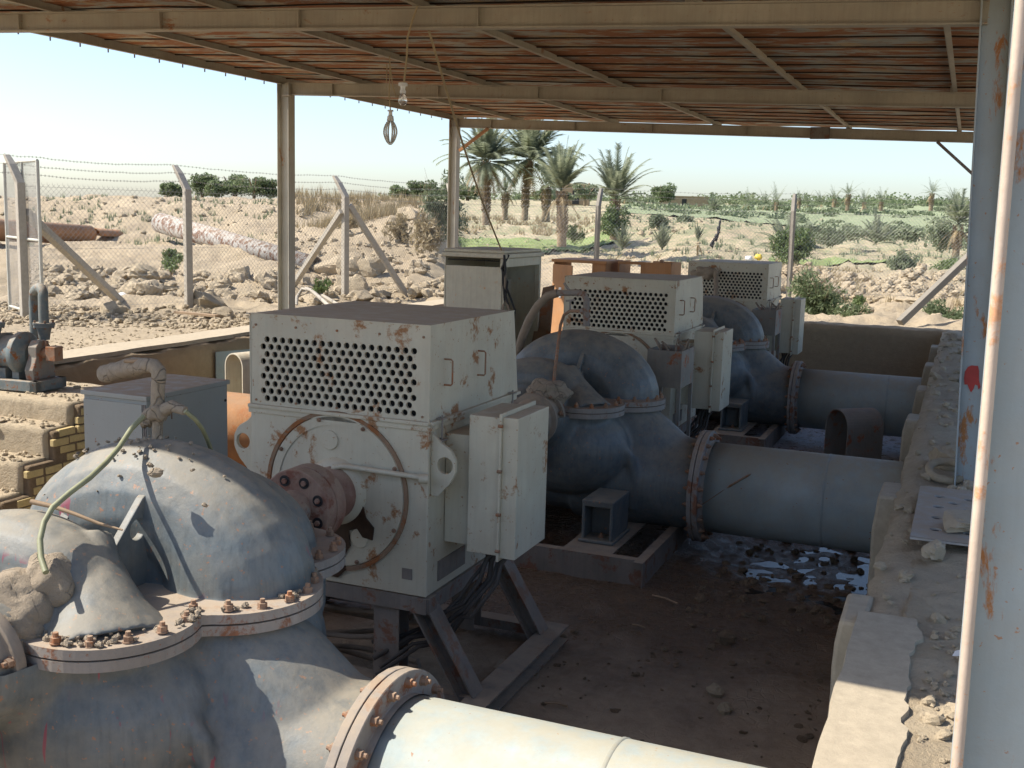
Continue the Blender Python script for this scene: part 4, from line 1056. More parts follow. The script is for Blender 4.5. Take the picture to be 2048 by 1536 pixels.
b.build('mud_wrapping', M['mud'], R)
b = mudball(tuple(tee), (.05,.055,.05), .5, 4, 28, 20); o_ = mudball(tuple(ony(296,838,Y0)), (.035,.035,.045), .6, 9, 20, 14); b.add(o_.v, o_.f, True)
b.tube([tee, ony(345,812,Y0), ony(370,822,Y0)], [.035,.03,.022], 12); b.tube([tee, ony(288,832,Y0)], [.03,.02], 10); b.build('tee', M['mud'], R)
b = MB(); b.tube([ony(250,722,Y0+.1), ony(285,722,Y0+.1), ony(318,738,Y0+.02)], .011, 6); b.build('wedge_stick', M['wood'], R)
b = MB(); P0 = [(288,832),(262,858),(238,895),(212,925),(180,955),(140,985),(105,1015),(88,1045),(80,1080),(82,1115),(92,1145)]
Yh = [4.06,4.0,3.86,3.73,3.61,3.51,3.42,3.35,3.30,3.26,3.22]
b.tube(along(P0, Yh), .0125, 10); tag(b.build('hose', M['hose']), 'green hose from the tee down to the mud clump on the nearest pump', 'hose')
b = MB(); b.tube(along([(370,822),(390,838),(405,858),(415,880),(424,905)], [4.06,4.1,4.2,4.3,4.4]), .011, 8); tag(b.build('hose', M['hose']), 'short dark hose behind the arch of the nearest pump', 'hose')
b = MB(); b.tube(along([(165,1000),(140,1010),(112,1030)], [3.95,3.82,3.70]), .010, 8)
Y2 = 10.15
R = empty('priming_pipe', (0,0,0)); tag(R, 'thin grey vent pipes and valve on top of the second pump', 'pipe')
b = MB(); b.tube([ony(1173,652,Y2), ony(1173,600,Y2), ony(1168,588,Y2), ony(1155,585,Y2), ony(1115,586,Y2)], .032, 10); b.build('riser', M['flange'], R)
b = MB(); b.tube([ony(1180,622,Y2), ony(1140,622,Y2), ony(1128,630,Y2), ony(1121,650,Y2), ony(1110,740,Y2-.6), ony(1104,800,Y2-.95)], .016, 8); b.build('thin_pipe', M['bolt'], R)
b = MB(); b.ball(tuple(ony(1166,622,Y2)), .035, 10, 8, .2, 1); b.build('valve', M['flange'], R)
b = MB(); b.bar(ony(1140,600,Y2), ony(1140,622,Y2), .015, .015); b.bar(ony(1132,602,Y2), ony(1150,600,Y2), .012, .02); b.build('valve_handle', M['flange'], R)
b = MB(); b.bar(ony(1128,566,Y2), ony(1142,586,Y2), .02, .02); b.build('lever', M['flange'], R)
b = MB(); b.tube(along([(1115,586),(1095,592),(1075,612),(1058,640),(1045,672),(1036,702),(1030,740)], [Y2,Y2,Y2+.05,Y2+.1,Y2+.15,Y2+.2,Y2+.25]), .042, 12); tag(b.build('hose', M['cable']), 'thick grey suction hose curving down behind the second pump', 'hose')
# mud clump on the far hood
b = mudball(tuple(ony(1410,545,YS[2]+1.55)), (.20,.06,.10), .5, 2, 30, 20); b.tube([ony(1432,545,YS[2]+1.5), ony(1432,600,YS[2]+1.2), ony(1436,640,YS[2])], .04, 8)
tag(b.build('mud_clump', M['mud']), 'mud clump on a stand pipe in front of the farthest perforated hood', 'mud clump')
# bearing mud on pump two
b = mudball((-3.46, 9.32, -1.60), (.22,.16,.12), .3, 12, 40, 24); tag(b.build('mud_clump', M['mud']), 'brown mud cap on the shaft bearing of the second pump', 'mud clump')
# ------------------------------------------------------------------ cabinets
C = empty('control_cabinet', (-5.95, 7.0, FZ)); tag(C, 'plain grey metal cabinet with dusty top behind the nearest pump', 'cabinet')
b = MB(); b.box((-.305,-.48,0), (.305,.5,1.63)); b.build('body', M['cab_grey'], C, bevel=.006)
b = MB(); b.box((-.32,-.50,1.633), (.32,.52,1.668)); b.build('lid', M['cab_grey'], C, bevel=.004)
b = MB(); b.box((-.30,-.492,.02), (.265,-.482,1.60)); b.build('door', M['cab_grey'], C, bevel=.002)
b = MB(); b.box((.272,-.489,.02), (.282,-.481,1.60)); b.box((.288,-.489,.02), (.298,-.481,1.60)); b.build('door_edge', M['flange'], C)
b = MB(); 
for (x0,z0,x1,z1) in ((0,.07,.05,.07),(.0,.0,.0,.07),(.05,.03,.05,.07),(.075,.0,.075,.075),(.075,.075,.11,.07),(.11,.045,.11,.07)):
    b.bar((.3075,-.28+x0*1.0,1.45+z0), (.3075,-.28+x1,1.45+z1), .003, .012, (1,0,0)) if abs(x1-x0)+abs(z1-z0) > 0 else None
b.build('rust_lettering', M['motor_rust'], C)
b = MB()
for y, z in ((-.45,1.2),(.47,1.5),(-.1,1.64)): b.ball((.307,y,z), .012, 8, 6)
b.ball((-.27,-.495,1.2), .012, 8, 6); b.build('screw', M['rubber'], C)
# tall open cabinet
C = empty('control_cabinet', (-5.445, 12.6, FZ)); tag(C, 'tall cream cabinet with open dark side, rope tied to its top', 'cabinet')
H = 2.58; wx = .395; dy = .60
b = MB()
b.box((-wx,-dy,0), (-wx+.02,dy,H)); b.box((-wx,dy-.02,0), (wx,dy,H)); b.box((-wx,-dy,0), (wx,dy,.05))
for y in (-dy, dy-.06): b.box((wx-.06,y,.05), (wx,y+.06,H))
b.box((wx-.05,-dy+.06,H-.10), (wx,dy-.06,H)); b.box((-.02,-dy+.02,.05), (0,dy-.02,H-.3)); b.box((-.3,-.1,.3), (-.1,.1,2.0))
b.build('frame', M['cab_white'], C, bevel=.004)
b = MB(); b.box((-wx+.03,-dy-.012,.0), (wx-.03,-dy-.001,H-.10)); b.build('front_panel', M['cab_white'], C, bevel=.003)
b = MB(); b.box((-wx-.03,-dy-.03,H+.002), (wx+.03,dy+.03,H+.06)); b.box((-wx-.01,-dy-.01,H+.06), (wx+.0,dy+.0,H+.10)); b.build('lid', M['cab_white'], C, bevel=.015)
b = MB()
for i in range(26): b.box((-wx+.06+i*.026,-dy-.034,H-.035), (-wx+.072+i*.026,-dy-.004,H-.022))
b.build('vent_row', M['dark'], C)
b = MB(); b.box((-.36,-.5,.1), (-.34,.5,2.3)); b.box((-.34,.0,.3), (-.1,.03,2.2)); b.box((-.34,-.3,1.1), (.3,.3,1.13)); b.build('inner_rack', M['dark'], C)
for k in range(5):
    rr = random.Random(k); b = MB(); x = wx-.02+.02*k*.5; z = H+.05; pts = []
    for j in range(9): pts.append((x+rr.uniform(-.03,.04)+(.08 if j > 3 else 0)*k*.3, -dy-.02+rr.uniform(-.03,.05)+j*.01, z-j*.16))
    b.tube(pts, .014, 6); b.build('loose_cable', M['cable'] if k % 2 else M['rubber'], C)
# rusty open cabinets at the far left corner of the pit
Yr = 18.55
pL = ony(1108, 520, Yr); pM = ony(1163, 520, Yr); pR = ony(1212, 520, Yr)
C = empty('rusty_cabinet', (pL.x, Yr, FZ)); tag(C, 'orange rusty cabinet with sunlit door ajar and two small windows', 'cabinet')
Wd = pR.x-pL.x; Hh = pL.z-FZ-.03
b = MB(); b.box((0,.0,0), (.02,.9,Hh)); b.box((Wd-.02,0,0), (Wd,.9,Hh)); b.box((0,.9,0), (Wd,.92,Hh-.3)); b.box((Wd-.25,-.002,0),(Wd,.02,Hh)); b.build('body', M['cab_rust'], C, bevel=.003)
b = MB(); b.box((-.03,-.05,Hh), (Wd+.03,.95,Hh+.05)); b.build('lid', M['cab_rust'], C, bevel=.004)
b = MB(); th = -.6; Mx = Matrix.Rotation(th, 4, 'Z'); b.box((0,-.02,.03), (.58,.0,Hh-.04), Mx); dr = b.build('door', M['cab_rust'], C, bevel=.003)
for x in (.25, .47):
    b = MB(); b.box((x-.035,-.030,Hh-.62), (x+.035,-.02,Hh-.44), Mx); b.build('window', M['white'], dr)
    b = MB(); b.box((x-.01,-.034,Hh-.56), (x+.02,-.030,Hh-.5), Mx); b.build('window_mark', M['dark'], dr)
pL = ony(1236, 522, Yr+.3); pR = ony(1343, 524, Yr+.3)
C = empty('rusty_cabinet', (pL.x, Yr+.3, FZ)); tag(C, 'orange rusty cabinet shell without a top, behind the middle motor hood', 'cabinet')
Wd = pR.x-pL.x; Hh = pL.z-FZ
b = MB(); b.box((0,0,0), (.03,.7,Hh)); b.box((Wd-.03,0,0), (Wd,.7,Hh)); b.box((0,.7,0), (Wd,.72,Hh-.25)); b.box((.45,.70,Hh-.25),(Wd,.72,Hh)); b.box((0,-.004,Hh-.05), (Wd,.04,Hh)); b.box((.42,-.002,0), (Wd,.02,Hh-.05)); b.build('shell', M['cab_rust'], C, bevel=.003)
b = MB(); b.box((Wd-.2,-.03,Hh+.0),(Wd-.14,.0,Hh+.05)); b.build('latch', M['bolt'], C)
# slotted panel leaning by the tall cabinet
b = MB(); a = ony(1108,570,13.6); c = ony(1086,575,13.6); d = ony(1062,690,13.0); e = ony(1098,690,13.0)
b.add([c, a, e, d, c+Vector((0,.03,0)), a+Vector((0,.03,0)), e+Vector((0,.03,0)), d+Vector((0,.03,0))], [(0,3,2,1),(4,5,6,7),(0,1,5,4),(1,2,6,5),(2,3,7,6),(3,0,4,7)])
o = b.build('leaning_panel', M['motor_rust']); tag(o, 'dark rusty sheet leaning beside the tall cream cabinet', 'panel')
# junction boxes on stands
def jbox():
    R = empty('junction_box', (0,0,0)); b = MB(); t = .006
    b.box((-.36,0,0), (0,t,.38)); b.box((-.36,.55-t,0), (0,.55,.38)); b.box((-.36,t,0), (-.36+t,.55-t,.38)); b.box((-t,t,0), (0,.55-t,.38)); b.box((-.36+t,t,.002), (-t,.55-t,.01))
    b.build('box', M['box_rust'], R, bevel=.002)
    for x, y in ((-.018,.018),(-.342,.018),(-.018,.53),(-.342,.53)):
        b = MB(); b.box((x-.018,y-.018,-1.42), (x+.018,y+.018,-.001)); b.build('leg', M['box_rust'], R)
    for k in range(4):
        rr = random.Random(k+3); b = MB(); x = -.3+.08*k; b.tube([(x,.2,.05),(x+.02,.22,.36),(x+rr.uniform(-.1,.1),.25,.43+rr.uniform(0,.06)),(x+rr.uniform(-.1,.2),.3,.37)], .014, 6); b.build('wire', M['cable'], R)
    return R
jb = jbox(); jb.location = (-2.60, 10.85, -1.70); jb2 = copy_tree(jb); jb2.location = (-2.62, 16.8, -1.70)
tag(jb, 'rusty open box on legs with wires sticking out, before the middle motor', 'junction box', 'rusty boxes on legs'); tag(jb2, 'rusty open box on legs before the farthest motor', 'junction box', 'rusty boxes on legs')
# ------------------------------------------------------------------ curved coupling guards
def guard(wd, hh, ln, t=.012, n=20):
    b = MB(); prof = [(-wd/2, 0)] + [(-math.cos(PI*i/n)*wd/2, hh-wd/2+math.sin(PI*i/n)*wd/2) for i in range(n+1)] + [(wd/2, 0)]
    inn = [(-wd/2+t, 0)] + [(-math.cos(PI*i/n)*(wd/2-t), hh-wd/2+math.sin(PI*i/n)*(wd/2-t)) for i in range(n+1)] + [(wd/2-t, 0)]
    m_ = len(prof); vs = []
    for y in (0, ln):
        vs += [(x, y, z) for x, z in prof] + [(x, y, z) for x, z in inn]
    fs = []
    for i in range(m_-1):
        fs += [(i, i+1, 2*m_+i+1, 2*m_+i), (m_+i, 3*m_+i, 3*m_+i+1, m_+i+1), (i, m_+i, m_+i+1, i+1), (2*m_+i, 2*m_+i+1, 3*m_+i+1, 3*m_+i)]
    b.add(vs, fs, False); return b
b = guard(.50, .76, .55, .014)
r = []
o = b.build('coupling_guard', M['box_rust'], None, bevel=.003, loc=(-1.43, 14.78, FZ-.06)); o.rotation_euler = (0, 0, -.86)
tag(o, 'curved rusty guard standing in the shallow water by the farthest pipe', 'guard', 'curved coupling guards')
p = ony(467, 708, 10.75)
o = guard(.33, .75, .5, .018).build('coupling_guard', M['cab_white'], None, bevel=.003, loc=(p.x, 10.75, p.z-.74)); o.rotation_euler = (0, 0, -.25)
tag(o, 'pale inverted U guard between the grey cabinet and the motor', 'guard', 'curved coupling guards')
p = ony(412, 705, 11.4)
o = guard(.62, .6, .9, .018).build('coupling_guard', M['pipe'], None, bevel=.003, loc=(p.x+.35, 11.4, p.z)); o.rotation_euler = (PI, 0, PI-.35)
tag(o, 'blue-grey trough guard lying open side up by the left pit wall', 'guard', 'curved coupling guards')
p = ony(470, 694, 12.6)
o = guard(.5, .5, .4, .02).build('coupling_guard', M['flange'], None, bevel=.003, loc=(p.x, 12.6, p.z-.5)); o.rotation_euler = (0, 0, -.5)
tag(o, 'rear curved guard, only its round top showing against the left wall', 'guard', 'curved coupling guards')
# ------------------------------------------------------------------ cables and rubbish in the pit
for k, (y, z, dz) in enumerate(((6.2,-2.62,0),(6.35,-2.70,.02),(6.1,-2.74,.0),(6.3,-2.82,.03),(6.15,-2.92,.02),(6.25,-2.98,.0))):
    b = MB(); pts = []
    for j in range(13):
        t = j/12; x = -4.9+t*1.75; pts.append((x, y+.08*math.sin(t*5+k), z-.06*math.sin(t*PI)+.02*math.sin(t*9+k*2)))
    b.tube(pts, .019, 8); tag(b.build('cable', M['cable']), 'dusty brown cable drooping under the nearest motor', 'cable', 'cables under the nearest motor')
def boards(name, px, y0, y1, z):
    pass
b = MB(); b.bar((-2.16,12.4,FZ+.05), (-2.28,14.2,FZ+.06), .16, .05); tag(b.build('wooden_board', M['wood']), 'short weathered board lying before the farthest pump foot', 'board')
b = MB(); b.bar((-1.92,12.9,FZ+.03), (-1.98,14.4,FZ+.05), .12, .05); tag(b.build('wooden_board', M['wood']), 'dark board on the mud next to the farthest pipe flange', 'board')
rr = random.Random(11); it = []
for k in range(240):
    x = rr.uniform(-2.7,-.5); y = rr.uniform(4.8, 9.6); it.append((x, y, floor_z(x,y)+.004, rr.choice((.008,.012,.016,.03))*rr.uniform(.6,1.2)))
for k in range(160):
    x = rr.uniform(-1.9,-.35); y = rr.uniform(8.3, 12.); it.append((x, y, floor_z(x,y)+.003, rr.uniform(.015,.06)))
o = scatter('pit_clods', M['mortar'], it, kind='stuff', flat=.5); tag(o, 'scattered dark clods on the muddy pit floor', 'clods')
for (px, py, r, lb) in ((1452,1280,.075,'round brown clod alone in the middle of the pit floor'), (1430,1385,.06,'grey stone with a pale face on the dry pit floor'), (1450,1420,.05,'flat pale stone nearest the front of the pit floor')):
    p = onz(px, py, FZ+.02); b = clod_mesh(int(px)); o = b.build('stone', M['mortar'] if r > .07 else M['rock'], loc=(p.x, p.y, FZ+.03)); o.scale = (r, r*.9, r*.7); tag(o, lb, 'stone')
for (a, c, lb) in (((1305,1190),(1355,1207),'thin pale stick on the dark mud behind the stand'), ((1090,1405),(1135,1412),'short dark stick by the foot of the motor stand'), ((1265,1250),(1290,1256),'tiny stick in the middle of the mud floor')):
    p = onz(*a, FZ+.03); q = onz(*c, FZ+.03); b = MB(); b.tube([p, p.lerp(q,.5)+Vector((0,0,.01)), q], .009, 6); tag(b.build('stick', M['wood']), lb, 'stick')
p = onz(1020,1335,FZ+.03); b = MB(); vs = []
for i in range(5):
    for j in range(4): vs.append((p.x-.10+i*.05+.02*noise.noise(Vector((i,j,1))), p.y-.07+j*.05, FZ+.04+.03*noise.noise(Vector((i*.9,j*.9,0)))))
b.add(vs, [(i*4+j,(i+1)*4+j,(i+1)*4+j+1,i*4+j+1) for i in range(4) for j in range(3)], True); tag(b.build('crumpled_rag', M['conc']), 'crumpled pale rag on the floor inside the motor stand', 'rag')
# ------------------------------------------------------------------ on the right wall
R = empty('perforated_plate', (0,0,0)); tag(R, 'grey steel plate with round holes lying on the right wall', 'plate')
b = MB(); zt = GZ+.10
def pcell(x0, x1, y0, y1, r, hole=True):
    if not hole: b.add([(x0,y0,zt),(x1,y0,zt),(x1,y1,zt),(x0,y1,zt)], [(0,1,2,3)]); return
    cx, cy = (x0+x1)/2, (y0+y1)/2
    vs = []; w3 = (x1-x0)/4; h3 = (y1-y0)/4
    outer = [(x0+w3*q, y0) for q in range(4)]+[(x1, y0+h3*q) for q in range(4)]+[(x1-w3*q, y1) for q in range(4)]+[(x0, y1-h3*q) for q in range(4)]; n = 16
    for i, (ox, oy) in enumerate(outer):
        t = math.radians(225+22.5*i); c, s_ = math.cos(t), math.sin(t)
        vs += [(ox, oy, zt), (cx+c*r, cy+s_*r, zt), (cx+c*r, cy+s_*r, zt-.012)]
    fs = []
    for i in range(n):
        j = (i+1) % n; fs += [(3*i,3*j,3*j+1,3*i+1), (3*i+1,3*j+1,3*j+2,3*i+2)]
    b.add(vs, fs)
    for (sx, sy) in ((-1,-1),(1,-1),(1,1),(-1,1)):
        pass
xs_ = [-.17,-.09,-.005,.08,.165,.30]; 
for c in range(5):
    y = 6.12; off = 0 if c % 2 else .15
    if off or True:
        pcell(xs_[c], xs_[c+1], 6.12, 6.20+off*.9, 0, False); y = 6.20+off*.9
    while y+.26 < 7.38:
        pcell(xs_[c], xs_[c+1], y, y+.27, .033, c > 0); y += .27
    pcell(xs_[c], xs_[c+1], y, 7.40, 0, False)
b.build('plate_top', M['flange'], R)
b = MB(); b.box((-.17,6.12,zt-.014), (.30,6.13,zt-.002)); b.box((-.172,6.13,zt-.014), (-.166,7.40,zt-.002)); b.build('plate_edge', M['flange'], R)
b = MB(); b.add([(-.16,6.14,zt-.016),(.29,6.14,zt-.016),(.29,7.38,zt-.016),(-.16,7.38,zt-.016)], [(0,1,2,3)]); b.build('plate_underside', M['dark'], R)  # black sheet standing for the shade seen through the holes
M['platem'] = paint('plate_dusty', (.37,.36,.34), .1, .15, dust=.8, rough=.7, mudfilm=.5)
for c in R.children:
    if 'under' not in c.name: c.data.materials[0] = M['platem']
def rockthing(x, y, z, s, lb, mat=None, seed=0, rz=0, name='rock', cat='rock', grp=None, tilt=0):
    b = MB(); b.ball((0,0,0), 1, 22, 14, .42, seed)
    for i, v in enumerate(b.v):
        p = Vector(v); q = p*2.2+Vector((seed,0,0)); d = 1+.10*noise.noise(q*2)
        # chip flat facets
        for k in range(9):
            rk = random.Random(seed*31+k); n_ = Vector((rk.gauss(0,1), rk.gauss(0,1), rk.gauss(0,1))).normalized(); c_ = rk.uniform(.62,.85); h_ = (p*d).dot(n_)
            if h_ > c_: p = p - n_*((h_-c_)/1.0)*.85/d
        b.v[i] = tuple(p*d)
    b.sm = [False]*len(b.f)
    o = b.build(name, mat or M['rock'], loc=(x,y,z)); o.scale = s; o.rotation_euler = (tilt, 0, rz); tag(o, lb, cat, grp); return o
rockthing(.115, 6.42, GZ+.15, (.13,.20,.055), 'long flat stone lying on the holed plate', M['conc'], 21, -.9)
rockthing(-.045, 6.02, GZ+.07, (.065,.075,.055), 'squarish stone against the near corner of the holed plate', M['conc'], 22, .3)
rockthing(.0, 8.45, GZ+.06, (.16,.2,.10), 'brown clod behind the clay ring at the foot of the leaning post', M['dirt'], 23, .3)
b = MB(); n = 28; vs = []
for i in range(n+1):
    t = 2*PI*i/n
    for k in range(8):
        u = 2*PI*k/8; R_ = .10+.022*math.cos(u)+.008*noise.noise(Vector((math.cos(t)*2, math.sin(t)*2, k))); vs.append((math.cos(t)*R_*1.2, math.sin(t)*R_*1.6, math.sin(u)*.028+.01))
b.add(vs, [(i*8+k, (i+1)*8+k, (i+1)*8+(k+1)%8, i*8+(k+1)%8) for i in range(n) for k in range(8)], True)
o = b.build('clay_ring', M['dirt'], loc=(-.02, 8.05, GZ+.07)); o.rotation_euler = (.2,0,0); tag(o, 'clay-caked ring lying beside the foot of the leaning post', 'ring')
rr = random.Random(9); it = []
for (zt_, y0_, y1_) in [(GZ-.09, 7.75, 8.6)]+[(h_[0]-.17, h_[1], h_[2]) for h_ in heights]:
    for k in range(110): it.append((rr.uniform(-9.1,-7.62), rr.uniform(y0_+.02, y1_-.02), zt_+.006, rr.uniform(.006,.03)*rr.choice((.6,1,1.3))))
o = scatter('step_crumbs', M['dirt'], it, kind='stuff', flat=.6); tag(o, 'crumbled dirt lying on the treads of the brick steps', 'rubble')
rr = random.Random(2); it = []
for k in range(900):
    y = rr.uniform(3.6, 19.5); x = rr.uniform(-.30,.5)
    if y < 5.2: x = rr.uniform(-.03,.12)
    if rr.random() < .45: continue
    if 5.9 < y < 7.5 and -.2 < x < .4 and rr.random() < .85: continue
    it.append((x, y, GZ+rtop(x,y)+.006, rr.choice((.008,.012,.018,.03))*rr.uniform(.6,1.4)*(1.3 if y > 7.6 else 1)))
o = scatter('wall_top_rubble', M['dirt'], it, kind='stuff', flat=.6); tag(o, 'small clods and grit along the top of the right wall', 'rubble')
for k, (px, py, r) in enumerate(((1905,978,.035),(1925,985,.045),(1940,972,.05),(1888,985,.03),(1915,993,.03))):
    p = onz(px, py, GZ+.05); rockthing(p.x, p.y, GZ+.05, (r,r,r*.8), 'small pale pebble heaped against the foot of the leaning post', M['conc'], 40+k, k, 'pebble', 'pebble', 'pebbles at the post foot')
b = MB(); p = onz(1915,1310,GZ+.03); b.add([(p.x-.02,p.y-.02,p.z),(p.x+.02,p.y-.03,p.z+.01),(p.x+.025,p.y+.03,p.z+.02),(p.x-.01,p.y+.03,p.z+.005)], [(0,1,2,3),(3,2,1,0)]); tag(b.build('paper_scrap', M['white']), 'tiny white scrap on the dirt beside the nearest post', 'paper')
# ------------------------------------------------------------------ hanging lamps and cord
R = empty('hanging_bulb', (0,0,0)); tag(R, 'round light bulb on a tan cord in front of the second beam', 'light bulb')
y = 7.85; pts = [ony(835,12,y), ony(825,40,y), ony(815,75,y), ony(814,110,y), ony(808,165,y)]
b = MB(); b.tube(pts, .008, 8); b.build('cord', M['ropem'], R)
q = ony(806,166,y)
b = MB(); b.lathe(q, (0,0,-1), [(0,0),(0,.035),(.022,.037),(.024,.02),(.05,.018),(.062,.024),(.075,.024),(.08,.02)], 20, False); b.build('socket', M['white'], R)
b = MB(); b.lathe(q, (0,0,-1), [(.078,.016),(.10,.026),(.125,.034),(.145,.034),(.165,.024),(.173,.008),(.174,0)], 20, True); b.build('bulb', M['glass'], R)
R = empty('hanging_bulb', (0,0,0)); tag(R, 'lantern-shaped energy saving bulb hanging lower with curved tubes', 'light bulb')
y = 9.2; b = MB(); b.tube([ony(779,112,y), ony(780,150,y), ony(778,190,y), ony(781,222,y)], .006, 8); b.tube([ony(779,118,y), ony(785,170,y), ony(793,196,y), ony(800,190,y)], .005, 8); b.tube([ony(774,128,y), ony(773,165,y)], .005, 6); b.build('cord', M['ropem'], R)
q = ony(781,220,y)
b = MB(); b.lathe(q, (0,0,-1), [(0,0),(0,.026),(.012,.03),(.014,.017),(.05,.019),(.055,.028),(.095,.034),(.10,.028),(.10,0)], 20, False); b.build('socket', M['white'], R)
for k in range(6):
    t = 2*PI*(k+.3)/6; b = MB(); pts = []
    for j in range(12):
        s_ = j/11; rr_ = .018+.042*math.sin(s_*PI)**.8*(1 if s_ < .6 else .95)+.0; pts.append(q+Vector((math.cos(t)*rr_, math.sin(t)*rr_, -.10-.20*s_)))
    b.tube(pts, .0085, 8); b.build('tube', plain('cfl_tube', (.62,.62,.58), .3) if k == 0 else bpy.data.materials['cfl_tube'], R)
b = MB(); b.ball(tuple(q+Vector((0,0,-.305))), (.022,.022,.012), 10, 8); b.build('tip', M['white'], R)
b = MB(); a = ony(858,62,7.9); c = ony(1003,500,12.0); pts = []
for j in range(25):
    t = j/24; p = a.lerp(c, t); p.z -= .10*math.sin(t*PI); pts.append(p)
b.tube(pts, .010, 8); tag(b.build('cord', M['ropem']), 'long tan cord slanting from the canopy down to the cream cabinet', 'cord')
# ------------------------------------------------------------------ small pump on the landing (axis along x, slightly turned)
R = empty('small_pump', (-8.50, 8.12, GZ-.075), .10); tag(R, 'small blue-green pump with two riser pipes on the landing by the steps', 'pump')
b = MB()
for y in (-.22,.14): b.box((-1.2,y,0), (.28,y+.08,.10))
b.box((.20,-.22,0),(.28,.22,.10)); b.box((-.4,-.22,.085),(-.3,.22,.105)); b.build('base_frame', M['smallpump'], R, bevel=.006)
b = MB(); zc = .34
b.lathe((-.30,0,zc), (1,0,0), [(0,0),(0,.15),(.02,.19),(.07,.195),(.08,.17),(.22,.17),(.23,.21),(.29,.215),(.31,.19),(.33,.13),(.36,.10),(.36,0)], 40, True)
b.box((-.26,-.14,.10), (-.14,.14,.2)); b.box((.0,-.12,.10),(-.08,.12,.2)); b.build('casing', M['smallpump'], R, bevel=.004)
b = MB(); out = [(-.14,.0),(-.16,.10),(-.10,.22),(-.10,.32),(-.05,.38),(.05,.38),(.10,.32),(.10,.22),(.16,.10),(.16,0)]
b.add([(x, y, z+.1) for x in (.10,.20) for y, z in out], [tuple(range(9,-1,-1)), tuple(range(10,20))]+[(i,(i+1)%10,10+(i+1)%10,10+i) for i in range(10)]); b.build('bearing_pedestal', M['box_rust'], R, bevel=.008)
b = MB(); b.cyl((.2,0,zc+.02),(.30,0,zc+.02),.05,n=16); b.box((.27,-.06,zc-.05),(.38,.06,zc+.09)); b.cyl((.24,0,zc+.09),(.24,0,zc+.14),.02,n=8); b.build('shaft_end', M['bolt'], R, bevel=.006)
b = MB(); b.lathe((-.62,0,zc), (1,0,0), [(0,.0),(0,.12),(.04,.12),(.05,.06),(.3,.05)], 24, False); b.build('coupling', M['coupling'], R)
b = MB(); b.lathe((-1.25,0,zc), (1,0,0), [(0,0),(0,.19),(.05,.2),(.5,.2),(.55,.17),(.55,0)], 32, True)
for k in range(14):
    t = 2*PI*k/14; b.bar((-1.2, math.cos(t)*.2, zc+math.sin(t)*.2), (-.75, math.cos(t)*.2, zc+math.sin(t)*.2), .01, .02)
b.build('drive_motor', M['smallpump'], R)
for x, y, nm in ((-.36,-.02,0), (.05,.20,1)):
    b = MB(); b.lathe((x,y,.46), (0,0,1), [(0,.05),(.07,.06),(.12,.075),(.125,.10),(.145,.10),(.15,.105),(.17,.105),(.17,.05)], 24, False); 
    b.build('pipe_flange', M['smallpump'], R)
    for k in range(4):
        t = 2*PI*(k+.5)/4; b = MB(); b.cyl((x+math.cos(t)*.085,y+math.sin(t)*.085,.57),(x+math.cos(t)*.085,y+math.sin(t)*.085,.655),.01,n=6); b.build('bolt', M['bolt'], R)
b = MB(); b.tube([(-.36,-.02,.6),(-.36,-.02,.78)], .038, 12); b.tube([(-.36,-.02,.78),(-.36,-.02,2.0)], .030, 10); b.build('riser_pipe', M['gate'], R)
b = MB(); b.tube([(.05,.20,.6),(.05,.20,.88),(.045,.21,.93),(.01,.23,.965),(-.04,.26,.97),(-.20,.40,.93),(-.26,.45,.90),(-.29,.48,.84),(-.30,.49,.78),(-.31,.50,.42)], [.048]*4+[.052]*4+[.055]*2, 14); b.build('bent_pipe', M['smallpump'], R)
# ------------------------------------------------------------------ fence
def gnd(x, y): return base_z(x, y)
POST = [(-13.9,8.6),(-13.35,12.75),(-12.62,15.71),(-11.93,19.83),(-11.45,23.95),(-8.40,25.7),(-4.0,27.4),(1.2,29.0)]
CR = [(-.30,.05)]*4 + [(-.2,.12), (-.05,.33), (-.04,.33), (0,.33)]
PLAB = ['concrete fence post out of sight to the left of the gate', 'cranked concrete post with pale wide top, behind the wire gate', 'cranked concrete fence post standing alone between the gate and the canopy',
 'concrete fence post with two slanting props', 'cranked concrete fence post right behind the far canopy post', 'cranked concrete fence post rising above the rusty cabinets, palms beside it', 'slim dark concrete fence post right of the farthest hood', 'concrete fence post past the right posts']
for i, ((x, y), (cx, cy)) in enumerate(zip(POST, CR)):
    z0 = G - .12; zt = G + 2.02; w_ = .06 if i < 5 else .05
    b = MB(); vs = []
    lean = (-.02, .0) if i == 6 else (0, 0)
    secs = [(0,0,z0-.3),(lean[0],0,zt),(lean[0]+cx*.62,cy*.62,zt+.28),(lean[0]+cx,cy,zt+.42)]
    for (ox, oy, z), s_ in zip(secs, (1,1,.95,.7)):
        for a, c in ((-1,-1),(1,-1),(1,1),(-1,1)):
            ca, sa = math.cos(-.42), math.sin(-.42); vs.append((x+ox+(a*ca-c*sa)*w_*s_, y+oy+(a*sa+c*ca)*w_*s_, z))
    fs = [(3,2,1,0),(12,13,14,15)]
    for k in range(3): fs += [(k*4+j, k*4+(j+1)%4, k*4+4+(j+1)%4, k*4+4+j) for j in range(4)]
    b.add(vs, fs); o = b.build('fence_post', M['cpost'] if i not in (5,6) else M['cpostd'], bevel=.010); tag(o, PLAB[i], 'fence post', 'concrete fence posts')
def prop(a, c, lb, w_=.10):
    b = MB(); b.bar(a, c, w_, w_*.9); o = b.build('fence_prop', M['cpostd'] if 'dark' in lb else M['cpost'], bevel=.008); tag(o, lb, 'fence prop', 'slanting fence props')
prop((-13.32,12.80,-.22+.05), tuple(onz(243,605,G-.05)), 'long slanting concrete prop running down from the gate post', .13)
